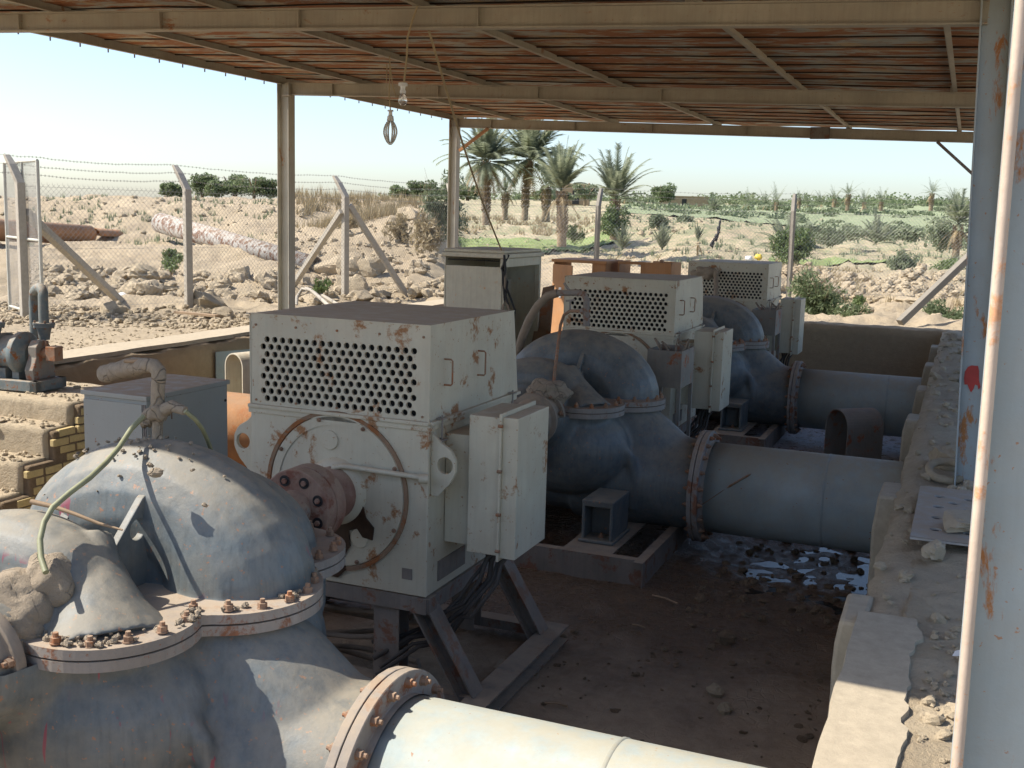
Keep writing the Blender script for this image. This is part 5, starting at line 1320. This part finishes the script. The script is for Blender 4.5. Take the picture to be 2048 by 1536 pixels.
p3 = Vector((-11.93,19.83,0)); pr = onz(818,588,G); prop((-11.88,19.90,G+1.85), (pr.x,pr.y,G-.1), 'pale slanting prop to the right of the double-propped fence post', .12)
pl_ = onz(578,575,G); prop((-11.97,19.76,G+1.72), (pl_.x,pl_.y,G-.1), 'slanting prop to the left of the double-propped fence post', .12)
pb = onz(1800,640,G); prop((.12,23.0,G+1.35), (pb.x,pb.y,G-.05), 'dark slanting prop beside the leaning shed post, among weeds', .14)
b = MB(); b.box((.12,22.9,G-.2),(.26,23.05,G+1.6)); tag(b.build('fence_post', M['cpost'], bevel=.01), 'stub post hidden behind the right canopy post', 'fence post', 'concrete fence posts')
def chain(name, p, q, z0f, h, pitch, wr, mat, par=None, clipz=None, phase=0):
    """diamond wire net between two ground points"""
    p = Vector((*p,0)); q = Vector((*q,0)); Ln = (q-p).length; d = (q-p)/Ln; nrm = Vector((-d.y, d.x, 0)); b = MB()
    n = int((Ln+h)/pitch)+1
    def P(s, z): 
        w_ = .03*noise.noise(Vector((s*.6+phase, z*.6, 0))); return p + d*s + nrm*w_ + Vector((0,0,z0f(s)+z))
    vsd = []
    for sg in (1, -1):
        for i in range(-int(h/pitch)-1, n):
            s0 = i*pitch
            # line s = s0 + z (or - z): clip to panel
            pts = []
            K = max(2, int(h/.45))
            for k in range(K+1):
                z = h*k/K; s = s0 + (z if sg > 0 else h-z)
                pts.append((s, z))
            seg = []
            for (s, z), (s2, z2) in zip(pts, pts[1:]):
                if s2 < s: s, z, s2, z2 = s2, z2, s, z
                if s2 <= 0 or s >= Ln: continue
                if s < 0: z += (z2-z)*(0-s)/(s2-s); s = 0
                if s2 > Ln: z2 = z+(z2-z)*(Ln-s)/(s2-s); s2 = Ln
                a, c = P(s, z), P(s2, z2); o = len(b.v)
                for e in (a, c):
                    b.v += [tuple(e+Vector((0,0,wr))), tuple(e+nrm*wr-Vector((0,0,wr*.6))), tuple(e-nrm*wr-Vector((0,0,wr*.6)))]
                b.f += [(o,o+3,o+4,o+1),(o+1,o+4,o+5,o+2),(o+2,o+5,o+3,o)]; b.sm += [False]*3
    # twisted peaks along the top edge
    i = 0
    while i*pitch < Ln:
        a = P(i*pitch, h); o = len(b.v)
        b.v += [tuple(a), tuple(a+d*wr*2), tuple(a+Vector((0,0,.035))+nrm*.004)]; b.f.append((o,o+1,o+2)); b.sm.append(False); i += 1
    for z in (.05, h*.5, h-.04):
        K = max(2, int(Ln/.8)); b.tube([P(Ln*k/K, z) for k in range(K+1)], wr*1.1, 3, False)
    return b.build(name, mat, par)
def z0(i): 
    return lambda s: G+.03
FN = empty('wire_fence', (0,0,0)); tag(FN, 'galvanised chain-link fence with barbed strands round the pump yard', 'fence')
for i in range(len(POST)-1):
    if i == 0: continue
    chain('mesh_panel', POST[i], POST[i+1], z0(i), 1.98, .088, .0024 if i < 4 else .0030, M['galv'], FN, phase=i*3)
for k in range(3):
    f_ = (.34, .67, 1.0)[k]; b = MB(); pts = []
    for i in range(len(POST)):
        x, y = POST[i]; cx, cy = CR[i]; a = Vector((x+cx*f_, y+cy*f_, G+2.02+.42*f_))
        if i < len(POST)-1:
            x2, y2 = POST[i+1]; c2 = CR[i+1]; c = Vector((x2+c2[0]*f_, y2+c2[1]*f_, G+2.02+.42*f_))
            for j in range(16):
                t = j/16; p = a.lerp(c, t); p.z += -.05*math.sin(t*PI) + .022*noise.noise(Vector((t*9+i*4, k*3, 0))); pts.append(p)
    b.tube(pts, .0023, 4, False)
    for p, q in zip(pts, pts[1:]):
        for t in (.2,.55,.9):
            e = p.lerp(q, t); b.bar(e+Vector((-.012,0,-.016)), e+Vector((.012,0,.016)), .003, .003); b.bar(e+Vector((.0,.012,-.016)), e+Vector((0,-.012,.016)), .003, .003)
    b.build('barbed_strand', M['galv'], FN)
# gate leaf
GT = empty('wire_gate', (0,0,0)); tag(GT, 'pale metal gate leaf with dense wire mesh at the left edge', 'gate')
ga = onz(20,612,G+.06); gb = onz(86,632,G+.06); gh = 2.12
ha = ony(10,326,ga.y).z-ga.z; hb_ = ony(84,321,gb.y).z-gb.z
d_ = (gb-ga); d_.z = 0; Ln = d_.length; d_.normalize()
b = MB()
for e, h_ in ((ga,ha),(gb,hb_)): b.tube([e-Vector((0,0,.06)), e+Vector((0,0,h_))], .026, 10)
mid = ga.lerp(gb,.55); b.tube([mid, mid+Vector((0,0,(ha+hb_)/2))], .020, 10)
for t in (.0,.49,1): b.tube([ga+Vector((0,0,ha*t)), gb+Vector((0,0,hb_*t))], .022, 10)
b.build('gate_frame', M['gate'], GT)
chain('gate_mesh', (ga.x,ga.y), (gb.x,gb.y), lambda s: ga.z+.0, min(ha,hb_)-.02, .046, .0018, M['galv'], GT)
b = MB(); e = gb+Vector((0,0,hb_*.46)); b.tube([e+d_*-.10, e+d_*-.10+Vector((0,0,-.1)), e+d_*.0+Vector((0,0,-.1)), e+Vector((0,0,0))], .008, 6); b.build('latch', M['bolt'], GT)
# ------------------------------------------------------------------ old pipes beyond the fence
a = atD(-140,452,29); c = atD(178,470,34.5)
R = empty('old_pipe', (0,0,0)); tag(R, 'rusty red-orange pipe lying on the ground at the left edge', 'pipe')
b = MB(); d = (c-a).normalized(); b.lathe(a, d, [(0,.33),((c-a).length,.30),((c-a).length,.27),((c-a).length-1,.27)], 32, True); b.build('pipe_body', M['orangepipe'], R)
c2 = c+d*.15; e = atD(234,472,36)
b = MB(); vs = []; n = 16; dd = (e-c2); sd = dd.cross(Vector((0,0,1))).normalized(); up_ = sd.cross(dd).normalized()
for k in range(9):
    q = c2+dd*k/8
    for i in range(n+1):
        t = PI*1.05*i/n-.1; r_ = .27*(1-.12*k/8)-(.0); vs.append(q+sd*math.cos(t)*r_*(1+.1*noise.noise(Vector((k,i*.5,0))))+up_*math.sin(t)*r_*.8)
b.add(vs, [(k*(n+1)+i, k*(n+1)+i+1, (k+1)*(n+1)+i+1, (k+1)*(n+1)+i) for k in range(8) for i in range(n)], True)
o = b.build('broken_end', M['orangepipe'], R); s_ = o.modifiers.new('s','SOLIDIFY'); s_.thickness = .02
M['flakepipe'] = paint('flaking_white_rust_pipe', (.36,.345,.32), .2, .66, (.095,.05,.03), dust=.5, rough=.7, sc=1.2, spots=.4, mudfilm=.2)
a = atD(322,446,35); c = atD(628,532,27.5); d = (c-a); ln = d.length
R = empty('old_pipe', (0,0,0)); tag(R, 'flaking grey and rust pipe sloping down the bank behind the fence', 'pipe')
b = MB(); b.lathe(a, d.normalized(), [(.02,.26),(0,.32),(ln*.5,.29),(ln,.25),(ln,.23),(ln-.6,.22)], 32, True); b.build('pipe_body', M['flakepipe'], R)
# white and grey flexible hoses by the far post
b = MB(); pts = [atD(592,612,20.5), atD(594,595,21), atD(604,578,21.3), atD(622,580,21), atD(645,600,20.2), atD(668,622,19.5)]
b.tube(pts, .035, 10); tag(b.build('hose', M['cpost']), 'pale hose looping up out of the ground behind the canopy post', 'hose')
b = MB(); b.tube([atD(612,577,21.5), atD(640,588,21), atD(690,618,20)], .035, 10); tag(b.build('hose', M['cpost']), 'pale hose lying straight beside the looped hose', 'hose')
b = MB(); a = onz(352,624,G+.06); c = onz(435,632,G+.06); b.bar(a, c, .10, .035); tag(b.build('wooden_plank', M['wood']), 'brown plank on the ground right of the lone fence post', 'plank')
# ------------------------------------------------------------------ boulders and rubble
BR = [(282,512,24,.30,'pointed pale boulder in the rubble left of the lone fence post'),(198,530,23,.24,'rounded boulder at the left of the rubble heap'),(240,530,23,.26,'square-edged boulder next to the rounded one'),
 (290,528,22.6,.34,'wide low boulder below the pointed boulder'),(150,578,21,.30,'long flat pale stone slab on the dirt behind the gate'),(225,612,18,.20,'brown stone at the foot of the long prop'),
 (445,622,17.5,.16,'stone at the right end of the brown plank'),(700,520,27,.40,'big brown boulder left of the doubly propped post'),(668,520,27.5,.42,'pale boulder between the two props'),
 (735,512,27,.42,'large rounded boulder seen through the right prop'),(705,555,25,.40,'half-buried boulder behind the doubly propped post'),(730,585,22.5,.30,'flat wedge rock on the dirt right of the doubly propped post'),
 (820,448,38,.42,'cream boulder on the mound right of the props'),(790,452,38,.28,'small cream boulder on the mound'),(480,510,25,.3,'rock at the foot of the sloping pipe'),
 (270,560,22,.3,'clay block below the rubble heap'),(300,575,21.4,.28,'lump of clay in front of the rubble'),(410,590,19.5,.3,'clay lump right of the lone post'),
 (1690,560,30,.30,'pale cream rock on the ploughed bank at the right'),(1815,583,28,.26,'flat cream slab on the sand left of the leaning shed post')]
for k, (px, py, D, r, lb) in enumerate(BR):
    p = atD(px, py, D); z = gz(p.x, p.y)+r*.25
    sc_ = (r*1.25, r, r*.8) if 'flat' not in lb and 'wide' not in lb else (r*1.7, r*.8, r*.45)
    rockthing(p.x, p.y, z, sc_, lb, M['rock'], 60+k, k*1.3, 'boulder', 'boulder', 'boulders beyond the fence' if k < 18 else None, .2)
rr = random.Random(21); it = []
fxa = math.atan2(ray(1024,480).x, ray(1024,480).y)
def spray(n, px0, px1, D0, D1, r0, r1, pw=2.2):
    for k in range(n):
        px = rr.uniform(px0, px1); D = rr.uniform(D0, D1); r_ = ray(px, 480); x, y = r_.x*D/F, r_.y*D/F
        if in_pit(x, y, -.5): continue
        s = r0+(r1-r0)*rr.random()**pw; it.append((x, y, gz(x, y)+s*.2, s))
spray(1400, -60, 560, 11.5, 16, .004, .03, 3); spray(1500, -60, 560, 15.5, 19, .012, .07); spray(600, 60, 560, 21, 26, .02, .22, 4); spray(420, 560, 900, 21, 33, .03, .2, 3.5); spray(350, -60, 900, 34, 46, .04, .16, 3)
o = scatter('loose_clods', M['rock'], it, kind='stuff', flat=.65); tag(o, 'broken clods and rubble over the dirt beyond the fence', 'rubble')
it = []; spray(1100, 1200, 1960, 28, 33, .04, .18, 2.5); spray(150, 1200, 1960, 22, 60, .03, .12); spray(150, 900, 1400, 50, 90, .06, .25)
o = scatter('loose_clods', M['rock'], it, kind='stuff', flat=.7); tag(o, 'crumbly clods of the low ploughed bank past the end wall', 'rubble')
# ------------------------------------------------------------------ plants
def leaves(b, c, rad, n, s, rnd, shell=.35, aspect=2.2, upb=0):
    """n small leaf faces through an ellipsoid volume, thinner at the edge and clumped"""
    c = Vector(c); k = 0; t = 0
    while k < n and t < n*6:
        t += 1
        d = Vector((rnd.gauss(0,1), rnd.gauss(0,1), rnd.gauss(0,1))).normalized(); u = rnd.random()**shell
        p = Vector((d.x*rad[0]*u, d.y*rad[1]*u, d.z*rad[2]*u))
        if noise.noise((c+p)*(2.2/max(rad))+Vector((3,7,1))) < -.16: continue
        k += 1
        a = Vector((rnd.gauss(0,1), rnd.gauss(0,1), rnd.gauss(0,1)+upb)).normalized(); q = a.cross(Vector((rnd.gauss(0,1), rnd.gauss(0,1), rnd.gauss(0,1)))).normalized()
        ss = s*rnd.uniform(.6,1.4); e = c+p; o = len(b.v)
        b.v += [tuple(e-a*ss*.5*aspect), tuple(e+q*ss*.5), tuple(e+a*ss*.5*aspect), tuple(e-q*ss*.5)]; b.f.append((o,o+1,o+2,o+3)); b.sm.append(False)
def tree(px, py, D, w_, h_, lb, seed, mat='leaf', group=None, lobes=7, n=2600, ls=None, zabs=None):
    """px,py: where the foot stands; w_,h_ in metres"""
    rnd = random.Random(seed); p = atD(px, py, D); z0_ = p.z
    R = empty('tree', (p.x, p.y, z0_)); tag(R, lb, 'tree', group)
    b = MB()
    for k in range(4):
        a = rnd.uniform(0, 6.28); r_ = w_*.22; b.tube([(0,0,-.5),(r_*.2*math.cos(a),r_*.2*math.sin(a),h_*.2),(r_*math.cos(a),r_*math.sin(a),h_*.55),(r_*1.4*math.cos(a),r_*1.4*math.sin(a),h_*.75)], [w_*.035,w_*.028,w_*.018,w_*.008], 6)
    b.build('trunk', M['trunk'], R)
    b = MB()
    for k in range(lobes):
        a = rnd.uniform(0, 6.28); rr_ = rnd.uniform(.1,.34)*w_; cz = rnd.uniform(.30,.74)*h_; lr = rnd.uniform(.22,.34)*min(w_, h_)
        leaves(b, (rr_*math.cos(a), rr_*math.sin(a), cz), (lr*1.1, lr*1.1, lr*.85), n//lobes, ls or h_*.028, rnd)
    leaves(b, (0,0,h_*.3), (w_*.42,w_*.42,h_*.26), n//4, ls or h_*.03, rnd)
    b.build('crown', M[mat], R); return R
tl = [(337,392,225,3.6,2.8,'small round green tree at the left end of the tree line'),(362,392,225,3,2.3,'low tree, second from the left in the tree line'),(405,392,232,5.4,4.8,'upright tree half hidden behind the lone fence post'),
 (432,393,228,4.8,3.2,'lower dark tree right of the lone fence post'),(470,393,232,8.4,5.0,'tallest broad tree in the left group'),(508,393,228,6.5,4.6,'dark broad tree just left of the canopy post'),(540,394,228,4.5,3.6,'end tree of the left group, touching the canopy post'),
 (800,397,240,5.5,2.9,'low shrubby tree on the horizon right of the props'),(842,397,240,6.2,3.9,'round tree on the horizon, middle of three'),(880,397,240,5.2,3.4,'round tree on the horizon left of the cranked post'),(935,398,240,7,3.2,'tree showing behind the far canopy post'),(1085,400,240,6,3.0,'low tree in the gap behind the palm trunks')]
for k, (px, py, D, w_, h_, lb) in enumerate(tl): tree(px, py+3, D*.62, w_*.78, h_*.72, lb, 100+k, 'leaf', 'trees along the horizon', 8, 1700, .17)
tree(1322,407,150,3.6,3.3,'dense dark tree alone on the horizon right of the middle palm',140,'leaf',None,6,2200,.15)
tree(1170,402,110,3.2,2.0,'grey-green bushy tree beside the mud hut',141,'sage',None,6,1300,.12)
tree(1140,402,115,2.0,1.2,'small bush left of the bushy tree near the mud hut',142,'sage',None,4,600,.12)
def frond(b, base, az_, elv, ln, droop, lw, nl, rnd, wr=.012, fold=.5):
    d = Vector((math.cos(az_)*math.cos(elv), math.sin(az_)*math.cos(elv), math.sin(elv))); p = Vector(base); pts = [p.copy()]; K = 9
    for k in range(K):
        d = (d+Vector((0,0,-droop*(.4+k/K)/K*2.2))).normalized(); p = p+d*ln/K; pts.append(p.copy())
    b.tube(pts, [wr*(1-.85*i/K) for i in range(K+1)], 3, False, False)
    side = Vector((-math.sin(az_), math.cos(az_), 0))
    for i in range(nl):
        t = .16+.84*i/nl; f_ = t*K; k = min(int(f_), K-1); e = pts[k].lerp(pts[k+1], f_-k); dr = (pts[k+1]-pts[k]).normalized(); up_ = side.cross(dr)
        l_ = lw*math.sin(min(1, t*1.25+.12)*PI*.86)**.7*rnd.uniform(.8,1.1)
        for s_ in (-1, 1):
            v = (side*s_*.8 + dr*.75 + up_*(-.0+fold*.35) + Vector((rnd.uniform(-.1,.1), rnd.uniform(-.1,.1), rnd.uniform(-.15,.05)))).normalized()*l_
            wd = dr*(l_*.075+.012); o = len(b.v); b.v += [tuple(e-wd), tuple(e+wd), tuple(e+v)]; b.f.append((o,o+1,o+2)); b.sm.append(False)
def palm(px, py, D, th_, cr, lb, seed, nf=34, tr=.22, dead=10, nl=42, elv0=-.15, group='date palms', trunkh=True, upright=.0, cat='palm'):
    rnd = random.Random(seed); p = atD(px, py, D); R = empty('palm_tree', (p.x, p.y, p.z)); tag(R, lb, cat, group)
    lx, ly = rnd.uniform(-.06,.06)*th_, rnd.uniform(-.06,.06)*th_
    if th_ > .5:
        b = MB(); K = 10; pts = [(lx*(k/K)**2, ly*(k/K)**2, -.6+(th_+.6)*k/K) for k in range(K+1)]; b.tube(pts, [tr*(1.25-.3*k/K) for k in range(K+1)], 12)
        for r_ in range(int(th_/.13)):     # stubs of cut fronds
            z = .1+r_*.13
            for q in range(8):
                a = 2*PI*(q+.5*(r_%2))/8+rnd.uniform(-.2,.2); t = z/th_; cx, cy = lx*t*t, ly*t*t; rr_ = tr*1.1
                e = Vector((cx+math.cos(a)*rr_, cy+math.sin(a)*rr_, z)); b.bar(e, e+Vector((math.cos(a)*.10, math.sin(a)*.10, .16)), .07, .03)
        b.build('trunk', M['trunk'], R)
    top = Vector((lx, ly, th_)); b = MB()
    for k in range(nf):
        t = k/nf; el_ = elv0+(1.42-elv0)*t**.75+rnd.uniform(-.22,.22)+upright*(1-t); frond(b, top+Vector((0,0,.1*t)), k*2.4+rnd.uniform(-.3,.3), min(1.5,el_), cr*rnd.uniform(.62,1.1), .72-.42*t-upright*.4+rnd.uniform(-.1,.1), cr*.19, nl, rnd)
    b.build('crown', M['frond'], R)
    if dead:
        b = MB()
        for k in range(dead): frond(b, top-Vector((0,0,.15)), rnd.uniform(0,6.28), rnd.uniform(-.75,-.2), cr*rnd.uniform(.55,.85), .8, cr*.12, 16, rnd)
        b.build('dead_fronds', M['deadfrond'], R)
    return R
palm(972,428,60,2.75,2.9,'shaggy palm behind the far canopy post, with hanging dead fronds',1,56,.17,26)
palm(1050,420,64,2.8,3.6,'tall palm with the biggest crown, right of the shaggy palm',2,64,.16,14)
palm(1092,424,66,1.5,1.1,'short brown palm stump between the big palms',3,12,.20,10,20)
palm(1010,420,66,1.0,1.2,'young palm low between the two big palms',33,16,.15,4,20)
palm(1124,470,56,2.2,2.5,'upright palm with thick shaggy trunk at the edge of the green strip',4,40,.20,6,36,.5,upright=.3)
palm(1228,452,48,1.1,2.2,'palm with green shrub round its foot behind the cranked post',5,34,.14,4,32,.3,upright=.3)
palm(1244,508,44,.15,1.05,'young stemless palm below the cranked post',6,22,.08,2,26,.55,'young palms',upright=.4)
palm(1324,506,46,.10,1.1,'stemless palm on the sand right of the cranked post',7,22,.08,2,26,.6,'young palms',upright=.5)
palm(1395,505,44,.45,.75,'thin young palm with bare brown stem',8,10,.06,5,18,.8,'young palms',upright=.5)
palm(1575,516,38,.1,1.5,'wide grey-green young palm left of the slim fence post',9,34,.1,0,34,.35,'young palms')
palm(1750,506,46,.35,1.35,'wide young palm in front of the green field',10,28,.1,0,30,.4,'young palms')
palm(1912,503,48,1.15,1.5,'palm with an orange patch on its trunk by the right post',11,34,.13,10,30,.2)
palm(1426,428,110,.3,1.9,'lone round palm in the scrub on the horizon side',12,30,.15,0,22,.1,'distant palms')
for k, (px, py, D, th_, cr) in enumerate([(1495,412,190,.6,3.0),(1530,412,200,.5,3.2),(1552,413,190,.7,3.4),(1598,412,210,1.3,2.4),(1615,412,200,.5,2.6),(1642,413,190,.6,2.6),(1668,412,200,1.2,2.8),(1695,412,180,1.8,2.8),(1728,413,200,.7,3.2),(1762,413,190,.8,3.2),(1862,412,170,1.9,2.6),(1905,412,170,.6,3.2),(1250,402,200,.5,2.6)]):
    palm(px, py, D*.8, th_*.8, cr*.8, ['round-headed','squat','spreading','slender tall','small','short','mid-sized','tallest thin','bushy','low','tall dark','hazy end','single distant'][k]+' palm on the far horizon, '+['first from the left of the right-hand line','second in the right-hand line','third in the right-hand line','just right of the slim fence post','fifth in the line','sixth in the line','seventh in the line','standing above its neighbours','ninth in the line','tenth in the line','near the right post','hard by the right post','right of the middle palm'][k], 300+k, 18, .22, 3, 12, -.1, 'distant palms')
def bush(px, py, D, w_, h_, lb, seed, mat='leaf2', n=1800, ls=.05, name='shrub', cat='shrub', group=None, stems=10):
    rnd = random.Random(seed); p = atD(px, py, D); R = empty(name, (p.x, p.y, p.z)); tag(R, lb, cat, group); b = MB()
    for k in range(stems):
        a = rnd.uniform(0,6.28); t = rnd.uniform(.3,1); b.tube([(0,0,-.1),(math.cos(a)*w_*.15*t,math.sin(a)*w_*.15*t,h_*.4),(math.cos(a)*w_*.4*t,math.sin(a)*w_*.4*t,h_*rnd.uniform(.6,.95))], [.008,.006,.003], 4)
    b.build('stem', M['trunk'], R); b = MB()
    for k in range(9):
        a = rnd.uniform(0,6.28); q = rnd.uniform(.02,.34)*w_; hz = rnd.uniform(.12,.68); leaves(b, (math.cos(a)*q, math.sin(a)*q, h_*hz), (w_*(.27-.12*hz), w_*(.27-.12*hz), h_*.34), n//8, ls*.85, rnd, .6, 3.4, .9)
    b.build('foliage', M[mat], R); return R
bush(1640,640,23.6,1.75,1.15,'big dark green bush behind the end wall of the pit',501,'leaf',5200,.035,stems=24)
bush(1700,655,22.8,.9,.55,'low dark tail of weeds right of the big bush',506,'leaf',1800,.03,stems=12)
bush(1888,652,23.2,1.0,.62,'dark green bush at the foot of the leaning shed post',502,'leaf',2600,.032,stems=16)
bush(1588,525,37,1.9,1.3,'bright green bush round the slim fence post',503,'leaf2',3200,.06)
bush(1225,470,47,1.5,1.4,'bright green shrub wrapping the foot of the middle palm',504,'leaf2',2400,.06)
bush(1802,542,38,1.3,.85,'grey-green shrub on the sand near the right posts',505,'sage',2200,.05)
bush(1720,612,25,.35,.25,'small green tuft on the sand behind the end wall',507,'leaf2',500,.03,'weed','weed')
bush(1150,482,57,1.1,.9,'green sprout beside the thick shaggy palm',508,'leaf2',900,.06)
bush(880,470,32,1.5,2.0,'tall reedy bush against the cranked post behind the canopy post',509,'sage',2400,.05)
bush(860,500,30,1.3,1.3,'dry straw-coloured weeds on the mound left of the cream cabinet',510,'dry',1800,.05)
bush(345,525,24.5,.6,.32,'green weed on the rubble left of the lone fence post',511,'leaf2',900,.035,'weed','weed')
bush(342,545,22.5,.5,.35,'second smaller weed lower on the rubble',512,'leaf2',400,.03,'weed','weed')
bush(640,588,21,.5,.3,'small green weed at the foot of the doubly propped post',513,'leaf2',400,.03,'weed','weed')
bush(800,480,33,1.0,.9,'dry brown shrub on the mound slope',514,'dry',1000,.05)
bush(700,452,36,.8,.4,'little dry bush on the bench track',515,'dry',500,.04,'weed','weed')
bush(1900,545,38,1.6,.5,'low green plants before the leaning shed post',516,'leaf2',900,.05)
bush(1320,455,70,2.0,1.0,'grey-green scrub bush left of the ploughed mound',517,'sage',1200,.08)
bush(1370,450,75,1.8,.8,'grey scrub bush above the thin young palm',518,'sage',1000,.08)
bush(1660,486,60,2.6,.9,'dark scrub bush at the front of the green field',519,'sage',1600,.08); bush(1880,500,50,2.0,1.6,'olive shrub left of the orange-marked palm',520,'sage',1800,.07)
bush(1700,480,64,3,1.0,'second dark scrub bush at the front of the field',521,'sage',1500,.09); bush(1770,480,62,3,.9,'third dark scrub bush at the front of the field',522,'sage',1500,.09); bush(1620,476,66,3,.9,'scrub bush right of the slim fence post',523,'sage',1500,.09); bush(1830,480,62,3,.9,'scrub bush in the field near the right post',524,'sage',1500,.09)
rr = random.Random(77)
def tufts(name, n, px0, px1, D0, D1, h_, mat, lb, per=9, wd=.012):
    b = MB()
    for k in range(n):
        px = rr.uniform(px0, px1); D = rr.uniform(D0, D1); r_ = ray(px, 480); x, y = r_.x*D/F, r_.y*D/F; z = gz(x, y)
        if noise.noise(Vector((x*.35, y*.35, 4))) < -.05: continue
        hh = h_*rr.uniform(.4,1.2)
        for q in range(per):
            a = rr.uniform(0,6.28); l_ = rr.uniform(.1,.55)*hh; ox, oy = rr.uniform(-.15,.15)*hh*2, rr.uniform(-.15,.15)*hh*2; w2 = wd*D/30; o = len(b.v)
            b.v += [(x+ox-w2*math.sin(a), y+oy+w2*math.cos(a), z-.03), (x+ox+w2*math.sin(a), y+oy-w2*math.cos(a), z-.03), (x+ox+math.cos(a)*l_, y+oy+math.sin(a)*l_, z+hh*rr.uniform(.7,1.1))]
            b.f.append((o,o+1,o+2)); b.sm.append(False)
    o = b.build(name, M[mat]); tag(o, lb, 'grass', None, 'stuff')
tufts('dry_grass', 900, 590, 920, 38, 47, .5, 'dry', 'dry straw-coloured reeds on the crest of the mound')
tufts('dry_grass', 1200, 1200, 1960, 27, 36, .22, 'dry', 'dry stubble on the ploughed bank past the end wall', 10)
tufts('dry_grass', 500, 900, 1200, 82, 98, .55, 'dry', 'dry grass round the palm trunks', 9)
tufts('dry_grass', 500, 40, 560, 34, 46, .22, 'sage', 'sparse grey-green weeds on the left bank', 8)
tufts('green_grass', 1500, 905, 1240, 61, 76, .20, 'leaf2', 'blades of the green crop strip', 8)
tufts('dry_grass', 700, 1200, 1960, 40, 85, .35, 'sage', 'sparse scrub on the sandy slopes at the right', 9)
b = MB()
for k in range(300):
    px = rr.uniform(1240, 1990); D = 66+rr.random()**1.6*330 if px > 1560 else 95+rr.random()**1.5*300; r_ = ray(px, 480); x, y = r_.x*D/F, r_.y*D/F; z = gz(x, y)
    if noise.noise(Vector((x*.06, y*.06, 4))) < -.15: continue
    s = rr.uniform(.35,.8)*(1+D/300); leaves(b, (x, y, z+s*.3), (s*1.5, s*1.5, s*.55), int(90), .08+D*.0012, rr, .5, 1.8, .4)
tag(b.build('field_scrub', M['sage']), 'grey-green scrub spread over the field at the right', 'scrub', None, 'stuff')
b = MB()
for k in range(90):
    px = rr.uniform(1180, 2020); D = rr.uniform(300, 480); p = atD(px, 411-5*(px < 1500), D); s = rr.uniform(1.0,2.6); leaves(b, (p.x, p.y, p.z+s*.5), (s*2.6, s*2.6, s), 130, .55, rr, .5, 1.6)
for k in range(30):
    px = rr.uniform(740, 1200); D = rr.uniform(180, 260); p = atD(px, 398, D); s = rr.uniform(.8,1.6); leaves(b, (p.x, p.y, p.z+s*.3), (s*2.2, s*2.2, s), 60, .35, rr, .5, 1.6)
tag(b.build('distant_wood', M['leaf']), 'thin dark belt of trees along the far horizon', 'wood', None, 'stuff')
# mud hut and low wall far off
p = atD(1152,402,130); R = empty('mud_hut', (p.x,p.y,p.z), .3); tag(R, 'small ruined mud-brick hut among the palms', 'hut')
M['hut'] = earth('mud_brick_hut', (.36,.27,.17), (.30,.22,.14), sc=1, bmp=.5)
b = MB(); b.box((-1.6,-1.2,-.5),(1.6,-1.0,2.0)); b.box((-1.6,-1.0,-.5),(-1.4,1.2,1.7)); b.box((1.4,-1.0,-.5),(1.6,1.2,2.1)); b.box((-1.4,1.0,-.5),(1.4,1.2,1.5)); b.build('wall', M['hut'], R, bevel=.05)
b = MB(); b.box((-.4,-1.23,-.4),(.4,-1.19,1.2)); b.build('doorway', M['dark'], R)
p = atD(1368,409,190); R = empty('low_building', (p.x,p.y,p.z), .3); tag(R, 'long low mud building on the horizon right of the dark tree', 'building')
b = MB(); b.box((-4,-2,-.5),(4,2,1.2)); b.build('wall', M['hut'], R, bevel=.05); b = MB(); b.box((-4.1,-2.1,1.2),(4.1,2.1,1.4)); b.build('roof', M['hut'], R); b = MB(); b.box((-.5,-2.03,-.3),(.3,-1.99,.9)); b.build('doorway', M['dark'], R)
p = atD(730,398,120)
b = MB(); b.cyl((p.x,p.y,p.z-.5),(p.x,p.y,p.z+1.5),.03,n=6); b.box((p.x-.2,p.y-.02,p.z+1.3),(p.x+.2,p.y+.02,p.z+1.34))
# rag caught on the fence net
rg = [(1433,470),(1440,455),(1444,443),(1441,462),(1437,478),(1428,490),(1424,482)]
b = MB()
for k, (px, py) in enumerate([(1440,446),(1437,458),(1436,468),(1432,476),(1427,484),(1424,488)]):
    q = atD(px, py, 27.1); b.ball(tuple(q), (.03+.02*(k%2), .02, .09), 7, 5, .6, k)
b.build('torn_rag', M['rubber']); tag(bpy.data.objects['torn_rag'], 'black torn rag caught on the wire net', 'rag')
for (px, py, D, c, lb) in ((1497,517,44,'white','white plastic scrap behind the farthest motor'),(1517,515,44,None,'small yellow scrap beside the white one')):
    q = atD(px, py, D); m_ = M['white'] if c else plain('yellow_plastic', (.7,.5,.05), .5); b = MB(); b.ball((0,0,0), (.16,.1,.12), 10, 7, .5, px); o = b.build('plastic_scrap', m_, loc=tuple(q)); tag(o, lb, 'scrap')
q = atD(238,572,21.2); b = MB(); b.ball((0,0,0), (.24,.15,.10), 14, 9, .5, 5); tag(b.build('plastic_bag', M['white'], loc=(q.x,q.y,gz(q.x,q.y)+.06)), 'whitish plastic bag on the dirt beside the long prop', 'bag')
